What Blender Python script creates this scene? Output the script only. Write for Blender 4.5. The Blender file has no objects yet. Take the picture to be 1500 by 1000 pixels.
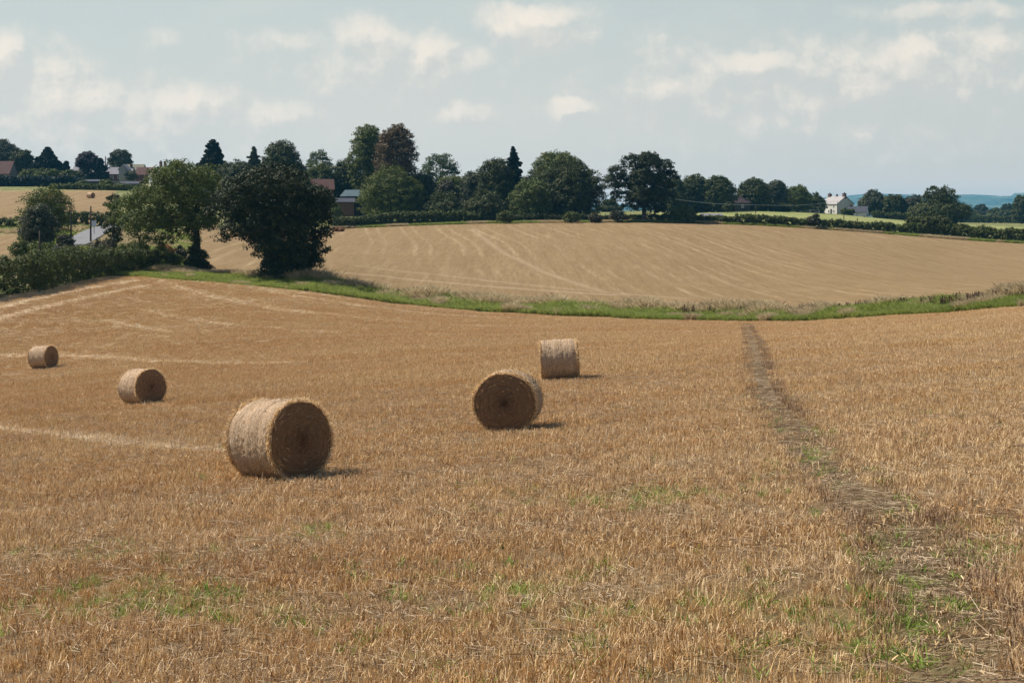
import bpy, math, random
import numpy as np
from mathutils import Vector, Matrix
rng = np.random.default_rng(7)
random.seed(7)
S = bpy.context.scene
C = S.collection
EYE = 20.0          # height of the eye above the datum, metres
F = 2083.0          # focal length in photo pixels (50 mm lens)
HY = 330.0          # photo row of eye level

# ------------------------------------------------------------------ camera
cd = bpy.data.cameras.new('camera'); cam = bpy.data.objects.new('camera', cd); C.objects.link(cam)
cam.location = (0, 0, EYE); cam.rotation_euler = (math.pi/2, 0, 0)
cd.sensor_width = 36; cd.lens = 50.0; cd.shift_y = -170/1500
cd.clip_start = 0.1; cd.clip_end = 30000
S.camera = cam
S.view_settings.view_transform = 'Standard'; S.view_settings.look = 'None'
S.view_settings.exposure = 0.35; S.view_settings.gamma = 1

# ------------------------------------------------------------------ sun
SUN = Vector((-.74, 0.29, 1.0)).normalized()
sl = bpy.data.lights.new('sun', 'SUN'); sl.energy = 5.0; sl.angle = math.radians(0.5); sl.color = (1, .93, .82)
so = bpy.data.objects.new('sun', sl); C.objects.link(so)
so.rotation_euler = SUN.to_track_quat('Z', 'Y').to_euler()
so.location = (0, 0, 200)

# ------------------------------------------------------------------ node helpers
class NT:
    def __init__(s, nt): s.nt = nt
    def n(s, t, **k):
        nd = s.nt.nodes.new(t)
        for a, v in k.items(): setattr(nd, a, v)
        return nd
    def l(s, a, b): s.nt.links.new(a, b)
    def m(s, op, a, b=None, c=None, clamp=False):
        nd = s.n('ShaderNodeMath', operation=op, use_clamp=clamp)
        for i, v in enumerate((a, b, c)):
            if v is None: continue
            if isinstance(v, (int, float)): nd.inputs[i].default_value = v
            else: s.l(v, nd.inputs[i])
        return nd.outputs[0]
    def mix(s, f, a, b, blend='MIX'):
        nd = s.n('ShaderNodeMix', data_type='RGBA', blend_type=blend)
        for i, v in ((0, f), (6, a), (7, b)):
            if isinstance(v, (int, float)): nd.inputs[i].default_value = v
            elif isinstance(v, tuple): nd.inputs[i].default_value = v + (1,) if len(v) == 3 else v
            else: s.l(v, nd.inputs[i])
        return nd.outputs[2]
    def ramp(s, f, a, b):                       # clamped linear step a..b
        nd = s.n('ShaderNodeMapRange'); nd.clamp = True
        s.l(f, nd.inputs[0]); nd.inputs[1].default_value = a; nd.inputs[2].default_value = b
        return nd.outputs[0]
    def smooth(s, f, a, b):
        nd = s.n('ShaderNodeMapRange', interpolation_type='SMOOTHSTEP'); nd.clamp = True
        s.l(f, nd.inputs[0]); nd.inputs[1].default_value = a; nd.inputs[2].default_value = b
        return nd.outputs[0]
    def noise(s, vec, scale, detail=3, rough=.55, dim='3D'):
        nd = s.n('ShaderNodeTexNoise', noise_dimensions=dim); nd.inputs['Scale'].default_value = scale
        nd.inputs['Detail'].default_value = detail; nd.inputs['Roughness'].default_value = rough
        if vec is not None: s.l(vec, nd.inputs['Vector'])
        return nd.outputs[0]
    def mapping(s, vec, sc=(1, 1, 1), rot=(0, 0, 0), loc=(0, 0, 0)):
        nd = s.n('ShaderNodeMapping'); nd.inputs['Scale'].default_value = sc
        nd.inputs['Rotation'].default_value = rot; nd.inputs['Location'].default_value = loc
        s.l(vec, nd.inputs['Vector']); return nd.outputs[0]
    def pos(s): return s.n('ShaderNodeNewGeometry').outputs['Position']

def new_mat(name):
    m = bpy.data.materials.new(name); m.use_nodes = True
    m.node_tree.nodes.clear(); t = NT(m.node_tree)
    out = t.n('ShaderNodeOutputMaterial'); b = t.n('ShaderNodeBsdfPrincipled')
    b.inputs['Roughness'].default_value = .85; b.inputs['Specular IOR Level'].default_value = .15
    t.l(b.outputs[0], out.inputs[0])
    return m, t, b, out

def bump(t, b, h, strength, dist):
    bp = t.n('ShaderNodeBump'); bp.inputs['Strength'].default_value = strength; bp.inputs['Distance'].default_value = dist
    t.l(h, bp.inputs['Height']); t.l(bp.outputs[0], b.inputs['Normal'])

# ------------------------------------------------------------------ world: sky and clouds
W = bpy.data.worlds.new('World'); S.world = W; W.use_nodes = True
W.node_tree.nodes.clear(); t = NT(W.node_tree)
wo = t.n('ShaderNodeOutputWorld'); bg = t.n('ShaderNodeBackground'); t.l(bg.outputs[0], wo.inputs[0])
sky = t.n('ShaderNodeTexSky', sky_type='NISHITA'); sky.sun_disc = False
sky.sun_elevation = math.asin(SUN.z); sky.sun_rotation = math.atan2(SUN.x, SUN.y)
sky.air_density = 1.0; sky.dust_density = 1.5; sky.ozone_density = 1.5
bg.inputs[1].default_value = 0.085
tc = t.n('ShaderNodeTexCoord').outputs['Generated']
sep = t.n('ShaderNodeSeparateXYZ'); t.l(tc, sep.inputs[0])
ysafe = t.m('MAXIMUM', sep.outputs[1], .05)
U = t.m('DIVIDE', sep.outputs[0], ysafe); V = t.m('DIVIDE', sep.outputs[2], ysafe)
front = t.smooth(sep.outputs[1], .1, .5)
CL = [  # centre px, py, half sizes, weight
 (105,150,75,42,.9),(40,160,80,40,.55),(200,170,110,34,.5),(270,155,62,34,.85),(345,178,60,24,.5),(405,168,52,24,.7),
 (0,82,34,34,.9),(548,58,46,34,.8),(625,72,48,32,.8),(690,86,38,20,.6),(420,52,50,18,.5),(780,26,60,24,1.0),(850,42,30,15,.5),
 (290,50,120,12,.28),(675,158,50,16,.6),(825,154,38,13,.8),(1100,88,58,22,.9),(1010,115,110,26,.6),(1100,130,150,30,.5),(930,132,60,14,.5),
 (1230,88,50,30,.6),(1340,78,62,36,.85),(1290,125,120,16,.6),(1460,68,70,28,.6),(1410,130,40,14,.6),(1400,12,140,12,.55),
 (150,170,240,60,.62),(1180,105,260,55,.62),(1420,70,180,50,.6),(560,80,180,40,.5),(30,95,90,50,.6),(1262,191,40,5,.5),(1455,165,24,14,.5),(970,64,20,8,.4),(85,52,24,8,.4),(1010,60,18,8,.35),(900,175,120,10,.25),(1430,100,30,12,.4)]
g = bpy.data.node_groups.new('cloud_density', 'ShaderNodeTree')
g.interface.new_socket('U', in_out='INPUT', socket_type='NodeSocketFloat')
g.interface.new_socket('V', in_out='INPUT', socket_type='NodeSocketFloat')
g.interface.new_socket('D', in_out='OUTPUT', socket_type='NodeSocketFloat')
q = NT(g); gi = q.n('NodeGroupInput'); go = q.n('NodeGroupOutput')
cv = q.n('ShaderNodeCombineXYZ'); q.l(gi.outputs[0], cv.inputs[0]); q.l(gi.outputs[1], cv.inputs[1])
w1 = q.noise(q.mapping(cv.outputs[0], loc=(3, 1, 0)), 22, 5, .6)
w2 = q.noise(q.mapping(cv.outputs[0], loc=(7, 5, 2)), 22, 5, .6)
uu = q.m('ADD', gi.outputs[0], q.m('MULTIPLY', q.m('SUBTRACT', w1, .5), .042))
vv = q.m('ADD', gi.outputs[1], q.m('MULTIPLY', q.m('SUBTRACT', w2, .5), .030))
tot = None
for (px, py, rx, ry, wgt) in CL:
    du = q.m('MULTIPLY', q.m('SUBTRACT', uu, (px-750)/F), F/(rx*1.42))
    dv = q.m('MULTIPLY', q.m('SUBTRACT', vv, (HY-py)/F), F/(ry*1.35))
    dv = q.m('MAXIMUM', q.m('MULTIPLY', dv, 1.25), q.m('MULTIPLY', dv, -.5))
    d2 = q.m('ADD', q.m('MULTIPLY', du, du), q.m('MULTIPLY', dv, dv))
    e = q.m('MULTIPLY', q.m('POWER', 2.718, q.m('MULTIPLY', d2, -1.0)), wgt)
    tot = e if tot is None else q.m('MAXIMUM', tot, e)
nb = q.noise(cv.outputs[0], 34, 8, .62)
vb = q.noise(q.mapping(cv.outputs[0], sc=(1, 2.6, 1)), 9, 6, .55)
d = q.m('ADD', tot, q.m('MULTIPLY', q.m('SUBTRACT', nb, .5), 1.15))
d = q.smooth(d, .06, .98)
veil = q.m('MULTIPLY', q.smooth(vb, .42, .8), .22)
q.l(q.m('MAXIMUM', d, veil), go.inputs[0])
def cloudnode(dx, dy):
    nd = t.n('ShaderNodeGroup'); nd.node_tree = g
    t.l(t.m('ADD', U, dx), nd.inputs[0]); t.l(t.m('ADD', V, dy), nd.inputs[1]); return nd.outputs[0]
d0 = cloudnode(0, 0); d1 = cloudnode(-.006, .011)
lit = t.ramp(t.m('SUBTRACT', d0, d1), -.16, .34)
veilcol0 = t.mix(t.smooth(V, 0, .17), (8.1, 7.3, 6.3), (5.9, 6.3, 5.85))
veilcol = t.mix(t.smooth(V, .008, .05), (10.2, 8.6, 7.0), veilcol0)
veilf = t.m('MULTIPLY', t.m('SUBTRACT', 1, t.smooth(sep.outputs[2], .14, .34)), t.m('MULTIPLY', t.smooth(sep.outputs[1], -.1, .75), .88))
skyc = t.mix(veilf, sky.outputs[0], veilcol)
skyc = t.mix(t.m('MULTIPLY', t.smooth(U, -.1, .36), .5), skyc, t.mix(1.0, skyc, (.86, .88, .90), 'MULTIPLY'))
ccol = t.mix(lit, (6.7, 6.4, 5.85), (9.9, 8.6, 7.2))
skyc = t.mix(t.m('MULTIPLY', t.m('MULTIPLY', d0, front), .76), skyc, ccol)
t.l(skyc, bg.inputs[0])

# ------------------------------------------------------------------ terrain function
def pchip(x, y, xi):
    x = np.asarray(x, float); y = np.asarray(y, float)
    h = np.diff(x); dl = np.diff(y)/h; m = np.zeros_like(y)
    for i in range(1, len(x)-1):
        if dl[i-1]*dl[i] > 0:
            w1_, w2_ = 2*h[i]+h[i-1], h[i]+2*h[i-1]
            m[i] = (w1_+w2_)/(w1_/dl[i-1]+w2_/dl[i])
    m[0] = dl[0]; m[-1] = dl[-1]
    k = np.clip(np.searchsorted(x, xi)-1, 0, len(x)-2)
    tt = np.clip((xi-x[k])/h[k], 0, 1)
    return ((1+2*tt)*(1-tt)**2*y[k] + tt*(1-tt)**2*h[k]*m[k] + tt*tt*(3-2*tt)*y[k+1] + tt*tt*(tt-1)*h[k]*m[k+1])
NEAR = [(.5,-1.65),(4,-2.3),(8,-3.05),(12,-3.62),(16,-3.78),(20,-3.95),(25,-4.15),(33,-4.62),(41,-5.02),(48.6,-5.43),(60,-6.0)]
FARZ = [(900,2),(1500,-6),(3000,-12),(12000,-30)]
COL = {  # column px : [(distance, photo row)], rows turned to heights
 -150: [(88,552),(118,452),(150,400),(200,370),(235,342),(255,326),(300,305),(365,289),(410,277),(450,268),(520,262)],
 0:    [(88,545),(105,495),(125,437),(150,398),(200,369),(235,342),(255,326),(300,305),(365,289),(410,277),(450,268),(520,262)],
 200:  [(88,522),(110,474),(150,405),(165,392),(200,366),(230,346),(260,333),(300,312),(365,292),(410,279),(450,270),(520,264)],
 425:  [(88,505),(110,470),(140,424),(148,412),(215,368),(285,338),(330,322),(400,304),(450,292),(520,284)],
 600:  [(88,498),(115,469),(136,447),(144,439),(215,371),(298,331),(330,321),(400,309),(450,304),(520,301)],
 750:  [(88,496),(110,476),(131,459),(139,451),(215,371),(305,327),(330,324),(400,315),(450,312),(520,311)],
 950:  [(88,492),(110,474),(125,467),(133,459),(215,372),(305,326),(330,323),(400,315),(450,311),(520,309)],
 1100: [(88,489),(118,471),(126,464),(215,380),(300,331),(320,326),(480,308),(600,309)],
 1225: [(88,480),(114,467),(122,460),(210,386),(300,338),(320,332),(480,314),(600,314)],
 1300: [(88,474),(110,463),(118,456),(205,392),(300,343),(320,337),(480,321),(600,320)],
 1400: [(88,466),(106,457),(114,449),(205,398),(298,350),(320,343),(480,328),(700,326)],
 1500: [(88,458),(102,449),(110,441),(200,402),(290,357),(330,346),(480,332),(700,327)],
 1700: [(80,452),(95,437),(103,430),(190,405),(285,364),(330,352),(480,338),(700,330)],
}
TY = np.geomspace(.5, 12000, 900); cps = sorted(COL); TP = np.linspace(-150, 1700, 260)
tab = []
for px in cps:
    u = (px-750)/F
    ks = [(Y, z+.075*u*Y) for Y, z in NEAR] + [(Y, -(py-HY)/F*Y) for Y, py in COL[px]]
    ks += [k for k in FARZ if k[0] > ks[-1][0]+50]
    tab.append(pchip([k[0] for k in ks], [k[1] for k in ks], TY))
tab = np.array(tab)
TAB = np.array([pchip(cps, tab[:, j], TP) for j in range(len(TY))]).T       # [px, Y]
LY0, LY1 = math.log(TY[0]), math.log(TY[-1])
def polar(X, Y):
    th = np.clip(np.arctan2(X, Y), -.405, .428)
    return 750+F*np.tan(th), np.maximum(np.hypot(X, Y)*np.cos(th), .5)
def zrel(px, D):
    a = np.clip((px-TP[0])/(TP[1]-TP[0]), 0, len(TP)-1.001); i = a.astype(int); fa = a-i
    b = np.clip((np.log(D)-LY0)/(LY1-LY0)*(len(TY)-1), 0, len(TY)-1.001); j = b.astype(int); fb = b-j
    return (TAB[i, j]*(1-fa)*(1-fb)+TAB[i+1, j]*fa*(1-fb)+TAB[i, j+1]*(1-fa)*fb+TAB[i+1, j+1]*fa*fb)
def height(X, Y):
    X = np.asarray(X, float); Y = np.asarray(Y, float)
    px, D = polar(X, Y)
    bumpy = .035*np.sin(X*.9+1.3*np.sin(Y*.31))*np.sin(Y*.55+X*.2)*np.clip(D/10, 0, 1)*np.clip(3-D/60, 0, 1)
    return EYE + zrel(px, D) + bumpy
def gz(x, y): return float(height(np.array([x]), np.array([y]))[0])
def at(px, Y):
    x = (px-750)/F*Y; return Vector((x, Y, gz(x, Y)))
def hit(px, py, y0=6):                       # ground point seen at that photo position
    Ys = np.geomspace(y0, 600, 2500); X = (px-750)/F*Ys
    rows = HY-(height(X, Ys)-EYE)/Ys*F
    k = np.argmax(rows <= py); return Vector((X[k], Ys[k], gz(X[k], Ys[k])))
def zat(py, Y): return EYE-(py-HY)/F*Y
EP = [-150,0,90,160,200,425,600,750,900,1100,1300,1500,1700]
E1 = [118,125,137,150,150,140,136,131,126,118,110,102,95]       # near edge of the grass bank
def e1(px): return np.interp(px, EP, E1)
def e2(px): return e1(px)+np.interp(px, [200,300,425,700,1700], [9,9,8,7,7])
def etop(px): return np.interp(px, [300,425,600,750,950,1300,1500,1700], [285,285,298,305,305,300,290,285])

# ------------------------------------------------------------------ mesh helpers
def mesh_np(name, v, f, mat=None, smooth=False, attrs=None, fattrs=None):
    me = bpy.data.meshes.new(name); v = np.asarray(v, np.float32); f = np.asarray(f, np.int32)
    n, k = f.shape
    me.vertices.add(len(v)); me.vertices.foreach_set('co', v.ravel())
    me.loops.add(n*k); me.loops.foreach_set('vertex_index', f.ravel())
    me.polygons.add(n); me.polygons.foreach_set('loop_start', np.arange(n, dtype=np.int32)*k)
    me.polygons.foreach_set('use_smooth', np.full(n, smooth))
    for kk, a in (attrs or {}).items():
        at_ = me.attributes.new(kk, 'FLOAT', 'POINT'); at_.data.foreach_set('value', np.asarray(a, np.float32))
    for kk, a in (fattrs or {}).items():
        at_ = me.attributes.new(kk, 'FLOAT', 'FACE'); at_.data.foreach_set('value', np.asarray(a, np.float32))
    me.update(calc_edges=True)
    if mat: me.materials.append(mat)
    return me
def obj(name, me, parent=None, coll=None):
    o = bpy.data.objects.new(name, me); (coll or C).objects.link(o)
    if parent: o.parent = parent
    return o
def tag(o, label, cat, group=None, kind=None):
    if label: o['label'] = label
    if cat: o['category'] = cat
    if group: o['group'] = group
    if kind: o['kind'] = kind
    return o
def thing(name, loc, label, cat, group=None, rz=0):
    o = bpy.data.objects.new(name, None); C.objects.link(o); o.location = loc; o.rotation_euler = (0, 0, rz)
    o.empty_display_size = .5
    return tag(o, label, cat, group)
class MB:
    def __init__(s): s.v = []; s.f = []
    def quad(s, *p):
        i = len(s.v); s.v += [tuple(x) for x in p]; s.f.append(tuple(range(i, i+len(p))))
    def box(s, c, d, rz=0, M=None):
        i = len(s.v); hx, hy, hz = d[0]/2, d[1]/2, d[2]/2; R = Matrix.Rotation(rz, 3, 'Z')
        for x in (-hx, hx):
            for y in (-hy, hy):
                for z in (-hz, hz):
                    p = R @ Vector((x, y, z)) + Vector(c); s.v.append(tuple(p))
        for a in ((0,1,3,2),(4,6,7,5),(0,4,5,1),(2,3,7,6),(0,2,6,4),(1,5,7,3)): s.f.append(tuple(i+k for k in a))
    def tube(s, pts, rad, n=8, cap=True):
        pts = [Vector(p) for p in pts]; rings = []
        for k, p in enumerate(pts):
            dr = (pts[min(k+1, len(pts)-1)]-pts[max(k-1, 0)]).normalized()
            a = dr.cross(Vector((.31, .9, .17))).normalized(); b = dr.cross(a)
            i = len(s.v); rings.append(i)
            for j in range(n):
                an = 2*math.pi*j/n; s.v.append(tuple(p+(a*math.cos(an)+b*math.sin(an))*rad[k]))
        for r0, r1 in zip(rings, rings[1:]):
            for j in range(n): s.f.append((r0+j, r0+(j+1) % n, r1+(j+1) % n, r1+j))
        if cap: s.f.append(tuple(rings[-1]+j for j in range(n))); s.f.append(tuple(rings[0]+j for j in reversed(range(n))))
    def build(s, name, mat, parent=None, smooth=False, coll=None):
        me = bpy.data.meshes.new(name); me.from_pydata(s.v, [], s.f)
        if smooth:
            for p in me.polygons: p.use_smooth = True
        me.materials.append(mat); return obj(name, me, parent, coll)

# ------------------------------------------------------------------ materials
def ground_material():
    m, t, b, out = new_mat('ground')
    p = t.pos()
    def at_(n): nd = t.n('ShaderNodeAttribute'); nd.attribute_name = n; return nd.outputs['Fac']
    st, far, pas, line, green, path = [at_(k) for k in ('straw', 'farf', 'pasture', 'line', 'green', 'path')]
    big = t.noise(p, .09, 4, .6); mid = t.noise(p, .8, 4, .6); fine = t.noise(p, 14, 4, .7); vf = t.noise(p, 60, 2, .7)
    streak = t.noise(t.mapping(p, sc=(.012, .30, .3), rot=(0, 0, .10)), 1.0, 5, .7)
    # near stubble
    c = t.mix(t.ramp(big, .3, .7), (.47, .32, .155), (.42, .265, .12))
    c = t.mix(t.m('MULTIPLY', t.ramp(streak, .4, .7), .6), c, (.46, .33, .185))
    c = t.mix(t.m('MULTIPLY', t.ramp(mid, .45, .75), .3), c, (.36, .20, .095))
    c = t.mix(t.m('MULTIPLY', t.ramp(fine, .40, .72), .55), c, (.24, .14, .07))
    c = t.mix(t.m('MULTIPLY', t.ramp(vf, .5, .75), .5), c, (.60, .45, .28))
    lit1 = t.noise(t.mapping(p, sc=(1, 7, 1), rot=(0, 0, .4)), 12, 3, .7); lit2 = t.noise(t.mapping(p, sc=(7, 1, 1), rot=(0, 0, .5)), 12, 3, .7)
    soil = t.mix(t.ramp(fine, .35, .65), (.07, .042, .022), (.16, .10, .05))
    soil = t.mix(t.ramp(t.m('MAXIMUM', lit1, lit2), .58, .70), soil, (.55, .41, .24))
    c = t.mix(at_('soil'), c, soil)
    # far stubble with tramlines along the field
    s2 = t.n('ShaderNodeSeparateXYZ'); t.l(p, s2.inputs[0])
    wob = t.m('MULTIPLY', t.m('SUBTRACT', t.noise(p, .009, 1, .5), .5), 10)
    cc = t.m('ADD', t.m('ADD', s2.outputs[0], t.m('MULTIPLY', s2.outputs[1], .11)), wob)
    cc = t.m('ADD', cc, t.m('MULTIPLY', t.m('SUBTRACT', mid, .5), .12))
    ph = t.m('MULTIPLY', t.m('FRACT', t.m('MULTIPLY', cc, 1/7.4)), 7.4)
    l1 = t.m('SUBTRACT', 1, t.smooth(t.m('ABSOLUTE', t.m('SUBTRACT', ph, 1.6)), .1, .6))
    l2 = t.m('SUBTRACT', 1, t.smooth(t.m('ABSOLUTE', t.m('SUBTRACT', ph, 4.0)), .1, .55))
    tl = t.m('MULTIPLY', t.m('MAXIMUM', l1, t.m('MULTIPLY', l2, .8)), t.ramp(t.noise(p, .045, 2, .5), .38, .62))
    fs = t.noise(t.mapping(p, sc=(.9, .035, .3), rot=(0, 0, .11)), 1.0, 4, .6)
    fs2 = t.noise(t.mapping(p, sc=(.02, .35, .3), rot=(0, 0, -.05)), 1.0, 4, .6)
    fc = t.mix(t.ramp(big, .3, .7), (.25, .172, .082), (.218, .142, .064))
    fc = t.mix(t.ramp(fs, .4, .75), fc, (.295, .205, .105))
    fc = t.mix(t.m('MULTIPLY', t.ramp(fs2, .45, .7), .5), fc, (.215, .138, .06))
    fc = t.mix(t.m('MULTIPLY', tl, .42), fc, (.44, .33, .19))
    fc = t.mix(t.m('MULTIPLY', t.ramp(t.noise(t.mapping(p, sc=(2.2, .16, .3), rot=(0, 0, .11)), 1, 4, .75), .42, .66), .6), fc, (.17, .105, .045))
    fc = t.mix(t.m('MULTIPLY', t.ramp(t.noise(p, 2.5, 4, .8), .5, .75), .5), fc, (.38, .28, .155))
    c = t.mix(far, c, fc)
    c = t.mix(t.m('MULTIPLY', line, .75), c, (.70, .56, .38))
    pc = t.mix(t.ramp(mid, .35, .65), (.13, .09, .045), (.30, .22, .115))
    pc = t.mix(t.ramp(t.noise(p, 2.2, 3, .6), .5, .68), pc, (.14, .16, .05))
    c = t.mix(t.m('MULTIPLY', path, .85), c, pc)
    gr = t.mix(t.ramp(mid, .3, .7), (.075, .105, .025), (.16, .19, .05))
    rough = t.mix(t.ramp(t.noise(p, .35, 4, .65), .45, .62), gr, (.27, .22, .11))
    base = t.mix(st, rough, c)
    past = t.mix(t.ramp(t.noise(p, .12, 5, .65), .35, .65), (.17, .21, .055), (.30, .29, .12))
    base = t.mix(pas, base, past)
    base = t.mix(t.m('MULTIPLY', green, t.ramp(mid, .35, .55)), base, (.16, .20, .05))
    t.l(base, b.inputs['Base Color']); b.inputs['Roughness'].default_value = .95
    bump(t, b, t.m('ADD', t.m('ADD', fine, t.m('MULTIPLY', vf, .4)), t.m('MULTIPLY', mid, 1.5)), .7, .10)
    return m
M = {}
M['ground'] = ground_material()

def straw_mat(name, c1, c2, c3, trans=.4):
    m, t, b, out = new_mat(name); p = t.pos()
    big = t.noise(p, .09, 4, .6); streak = t.noise(t.mapping(p, sc=(.012, .30, .3), rot=(0, 0, .10)), 1.0, 5, .7)
    at_ = t.n('ShaderNodeAttribute'); at_.attribute_name = 'v'
    oi = t.n('ShaderNodeObjectInfo').outputs['Random']
    rnd = t.m('FRACT', t.m('ADD', at_.outputs['Fac'], oi))
    c = t.mix(t.ramp(t.m('ADD', big, t.m('MULTIPLY', t.m('SUBTRACT', t.noise(p, .7, 3, .6), .5), .8)), .3, .7), c1, c2)
    c = t.mix(t.m('MULTIPLY', t.ramp(streak, .38, .7), .6), c, c3)
    c = t.mix(t.m('MULTIPLY', t.ramp(rnd, .45, 1), .75), c, c3)
    c = t.mix(t.m('MULTIPLY', t.ramp(rnd, .38, .05), .9), c, (c2[0]*.42, c2[1]*.37, c2[2]*.32))
    t.l(c, b.inputs['Base Color']); b.inputs['Roughness'].default_value = .55; b.inputs['Specular IOR Level'].default_value = .3
    tr = t.n('ShaderNodeBsdfTranslucent'); t.l(c, tr.inputs[0])
    mx = t.n('ShaderNodeMixShader'); mx.inputs[0].default_value = trans
    t.l(b.outputs[0], mx.inputs[1]); t.l(tr.outputs[0], mx.inputs[2]); t.l(mx.outputs[0], out.inputs[0])
    return m
M['straw'] = straw_mat('straw', (.80, .568, .252), (.75, .465, .185), (.95, .80, .545), .26)
M['straw_pale'] = straw_mat('straw_pale', (.60, .45, .27), (.52, .36, .2), (.78, .66, .48))
M['weed'] = straw_mat('weed', (.24, .37, .05), (.18, .29, .04), (.36, .45, .10), .4)
M['straw_dark'] = straw_mat('straw_dark', (.46, .30, .17), (.38, .24, .14), (.66, .48, .30), .2)
M['straw_dull'] = straw_mat('straw_dull', (.36, .25, .13), (.30, .20, .11), (.50, .38, .23))
M['grass'] = straw_mat('grass', (.27, .34, .055), (.20, .275, .042), (.40, .42, .13), .52)
M['dry'] = straw_mat('dry_grass', (.54, .43, .235), (.44, .34, .19), (.64, .53, .33), .48)
M['seed'] = straw_mat('seed_head', (.13, .07, .045), (.09, .05, .035), (.2, .12, .07), .1)

def leaf_mat(name, a, b_, c, trans=.14):
    m, t, b, out = new_mat(name); p = t.pos()
    at_ = t.n('ShaderNodeAttribute'); at_.attribute_name = 'v'
    col = t.mix(at_.outputs['Fac'], a, b_)
    col = t.mix(t.m('MULTIPLY', t.ramp(t.noise(p, .55, 3, .6), .45, .7), .7), col, c)
    t.l(col, b.inputs['Base Color']); b.inputs['Roughness'].default_value = .6; b.inputs['Specular IOR Level'].default_value = .25
    tr = t.n('ShaderNodeBsdfTranslucent'); t.l(col, tr.inputs[0])
    mx = t.n('ShaderNodeMixShader'); mx.inputs[0].default_value = trans
    t.l(b.outputs[0], mx.inputs[1]); t.l(tr.outputs[0], mx.inputs[2]); t.l(mx.outputs[0], out.inputs[0])
    return m
LM = {
 'oak':   leaf_mat('leaf_oak', (.020, .032, .008), (.042, .056, .014), (.030, .040, .012), .06),
 'ash':   leaf_mat('leaf_ash', (.078, .104, .020), (.145, .180, .040), (.10, .125, .030), .24),
 'green': leaf_mat('leaf_green', (.075, .095, .014), (.15, .175, .030), (.10, .115, .020), .2),
 'dark':  leaf_mat('leaf_dark', (.042, .052, .012), (.090, .104, .022), (.060, .068, .016), .12),
 'blue':  leaf_mat('leaf_blue', (.014, .026, .018), (.028, .044, .028), (.022, .034, .022), .05),
 'pale':  leaf_mat('leaf_pale', (.075, .110, .050), (.120, .160, .075), (.090, .125, .06), .2),
 'lime':  leaf_mat('leaf_lime', (.085, .115, .022), (.14, .165, .036), (.10, .12, .03), .2),
 'copper':leaf_mat('leaf_copper', (.095, .062, .026), (.165, .105, .042), (.09, .065, .03), .1),
 'purple':leaf_mat('leaf_purple', (.032, .026, .036), (.05, .042, .05), (.03, .035, .035), .05),
 'grey':  leaf_mat('leaf_grey', (.062, .070, .032), (.10, .11, .055), (.075, .08, .04)),
 'hedge': leaf_mat('leaf_hedge', (.055, .074, .014), (.125, .150, .032), (.085, .085, .025), .18),
 'hedgeb':leaf_mat('leaf_brownhedge', (.050, .045, .025), (.085, .075, .035), (.05, .06, .02), .1),
 'rust':  leaf_mat('leaf_rust', (.26, .085, .035), (.35, .16, .06), (.16, .09, .04), .1),
 'orange':leaf_mat('leaf_orange', (.42, .20, .07), (.50, .28, .11), (.20, .15, .05), .2),
}
def plain(name, c1, c2, scale=4, rough=.8, sc=(1, 1, 1), bmp=.3, bd=.02, spec=.2):
    m, t, b, out = new_mat(name)
    tcn = t.n('ShaderNodeTexCoord').outputs['Object']
    n = t.noise(t.mapping(tcn, sc=sc), scale, 5, .65)
    n2 = t.noise(tcn, scale*.17, 3, .5)
    c = t.mix(t.ramp(n, .3, .7), c1, c2)
    c = t.mix(t.m('MULTIPLY', t.ramp(n2, .45, .75), .35), c, tuple(x*.6 for x in c1))
    t.l(c, b.inputs['Base Color']); b.inputs['Roughness'].default_value = rough; b.inputs['Specular IOR Level'].default_value = spec
    bump(t, b, n, bmp, bd); return m
M['bark'] = plain('bark', (.06, .048, .036), (.13, .105, .08), 6, .95, (1, 1, .2), .8, .05)
M['pole'] = plain('pole_wood', (.05, .04, .032), (.085, .068, .055), 8, .9, (1, 1, .1))
M['cream'] = plain('cream_render', (.56, .54, .48), (.62, .60, .54), 2)
M['greyrender'] = plain('grey_render', (.42, .41, .38), (.50, .48, .44), 2)
M['white'] = plain('white_render', (.74, .73, .70), (.80, .79, .76), 2)
M['brick'] = plain('brick', (.12, .065, .05), (.18, .10, .075), 7, .9, (1, 1, 3))
M['stone'] = plain('stone', (.22, .19, .16), (.33, .29, .25), 3, .9, (1, 1, 2))
M['slate'] = plain('slate', (.17, .165, .18), (.26, .25, .27), 5, .6, (1, 3, 3))
M['paleslate'] = plain('pale_slate', (.30, .28, .27), (.38, .35, .34), 5, .6, (1, 3, 3))
M['redtile'] = plain('red_tile', (.085, .042, .036), (.12, .058, .048), 6, .8, (1, 3, 3))
M['dullroof'] = plain('dull_roof', (.055, .038, .042), (.085, .06, .062), 6, .8)
M['olive'] = plain('mossy_tile', (.16, .15, .10), (.22, .21, .15), 6, .8)
M['teal'] = plain('metal_sheet', (.05, .085, .10), (.09, .13, .145), 3, .85, (6, 1, 1))
M['darkroof'] = plain('dark_roof', (.05, .055, .075), (.085, .09, .11), 4, .85)
M['timber'] = plain('dark_timber', (.05, .042, .035), (.09, .075, .06), 6, .9, (6, 1, 1))
M['glass'] = plain('window_glass', (.03, .035, .04), (.05, .055, .06), 3, .15, spec=.5)
M['framew'] = plain('window_frame', (.7, .7, .68), (.76, .76, .74), 3)
M['asphalt'] = plain('asphalt', (.17, .17, .175), (.22, .22, .225), 3, .9)
M['chim'] = plain('chimney_brick', (.10, .06, .05), (.16, .10, .08), 9, .9)
M['wire'] = plain('cable', (.42, .43, .45), (.5, .5, .52), 3, .5)
M['signw'] = plain('sign_face', (.5, .52, .55), (.6, .62, .64), 3, .6)
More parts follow.
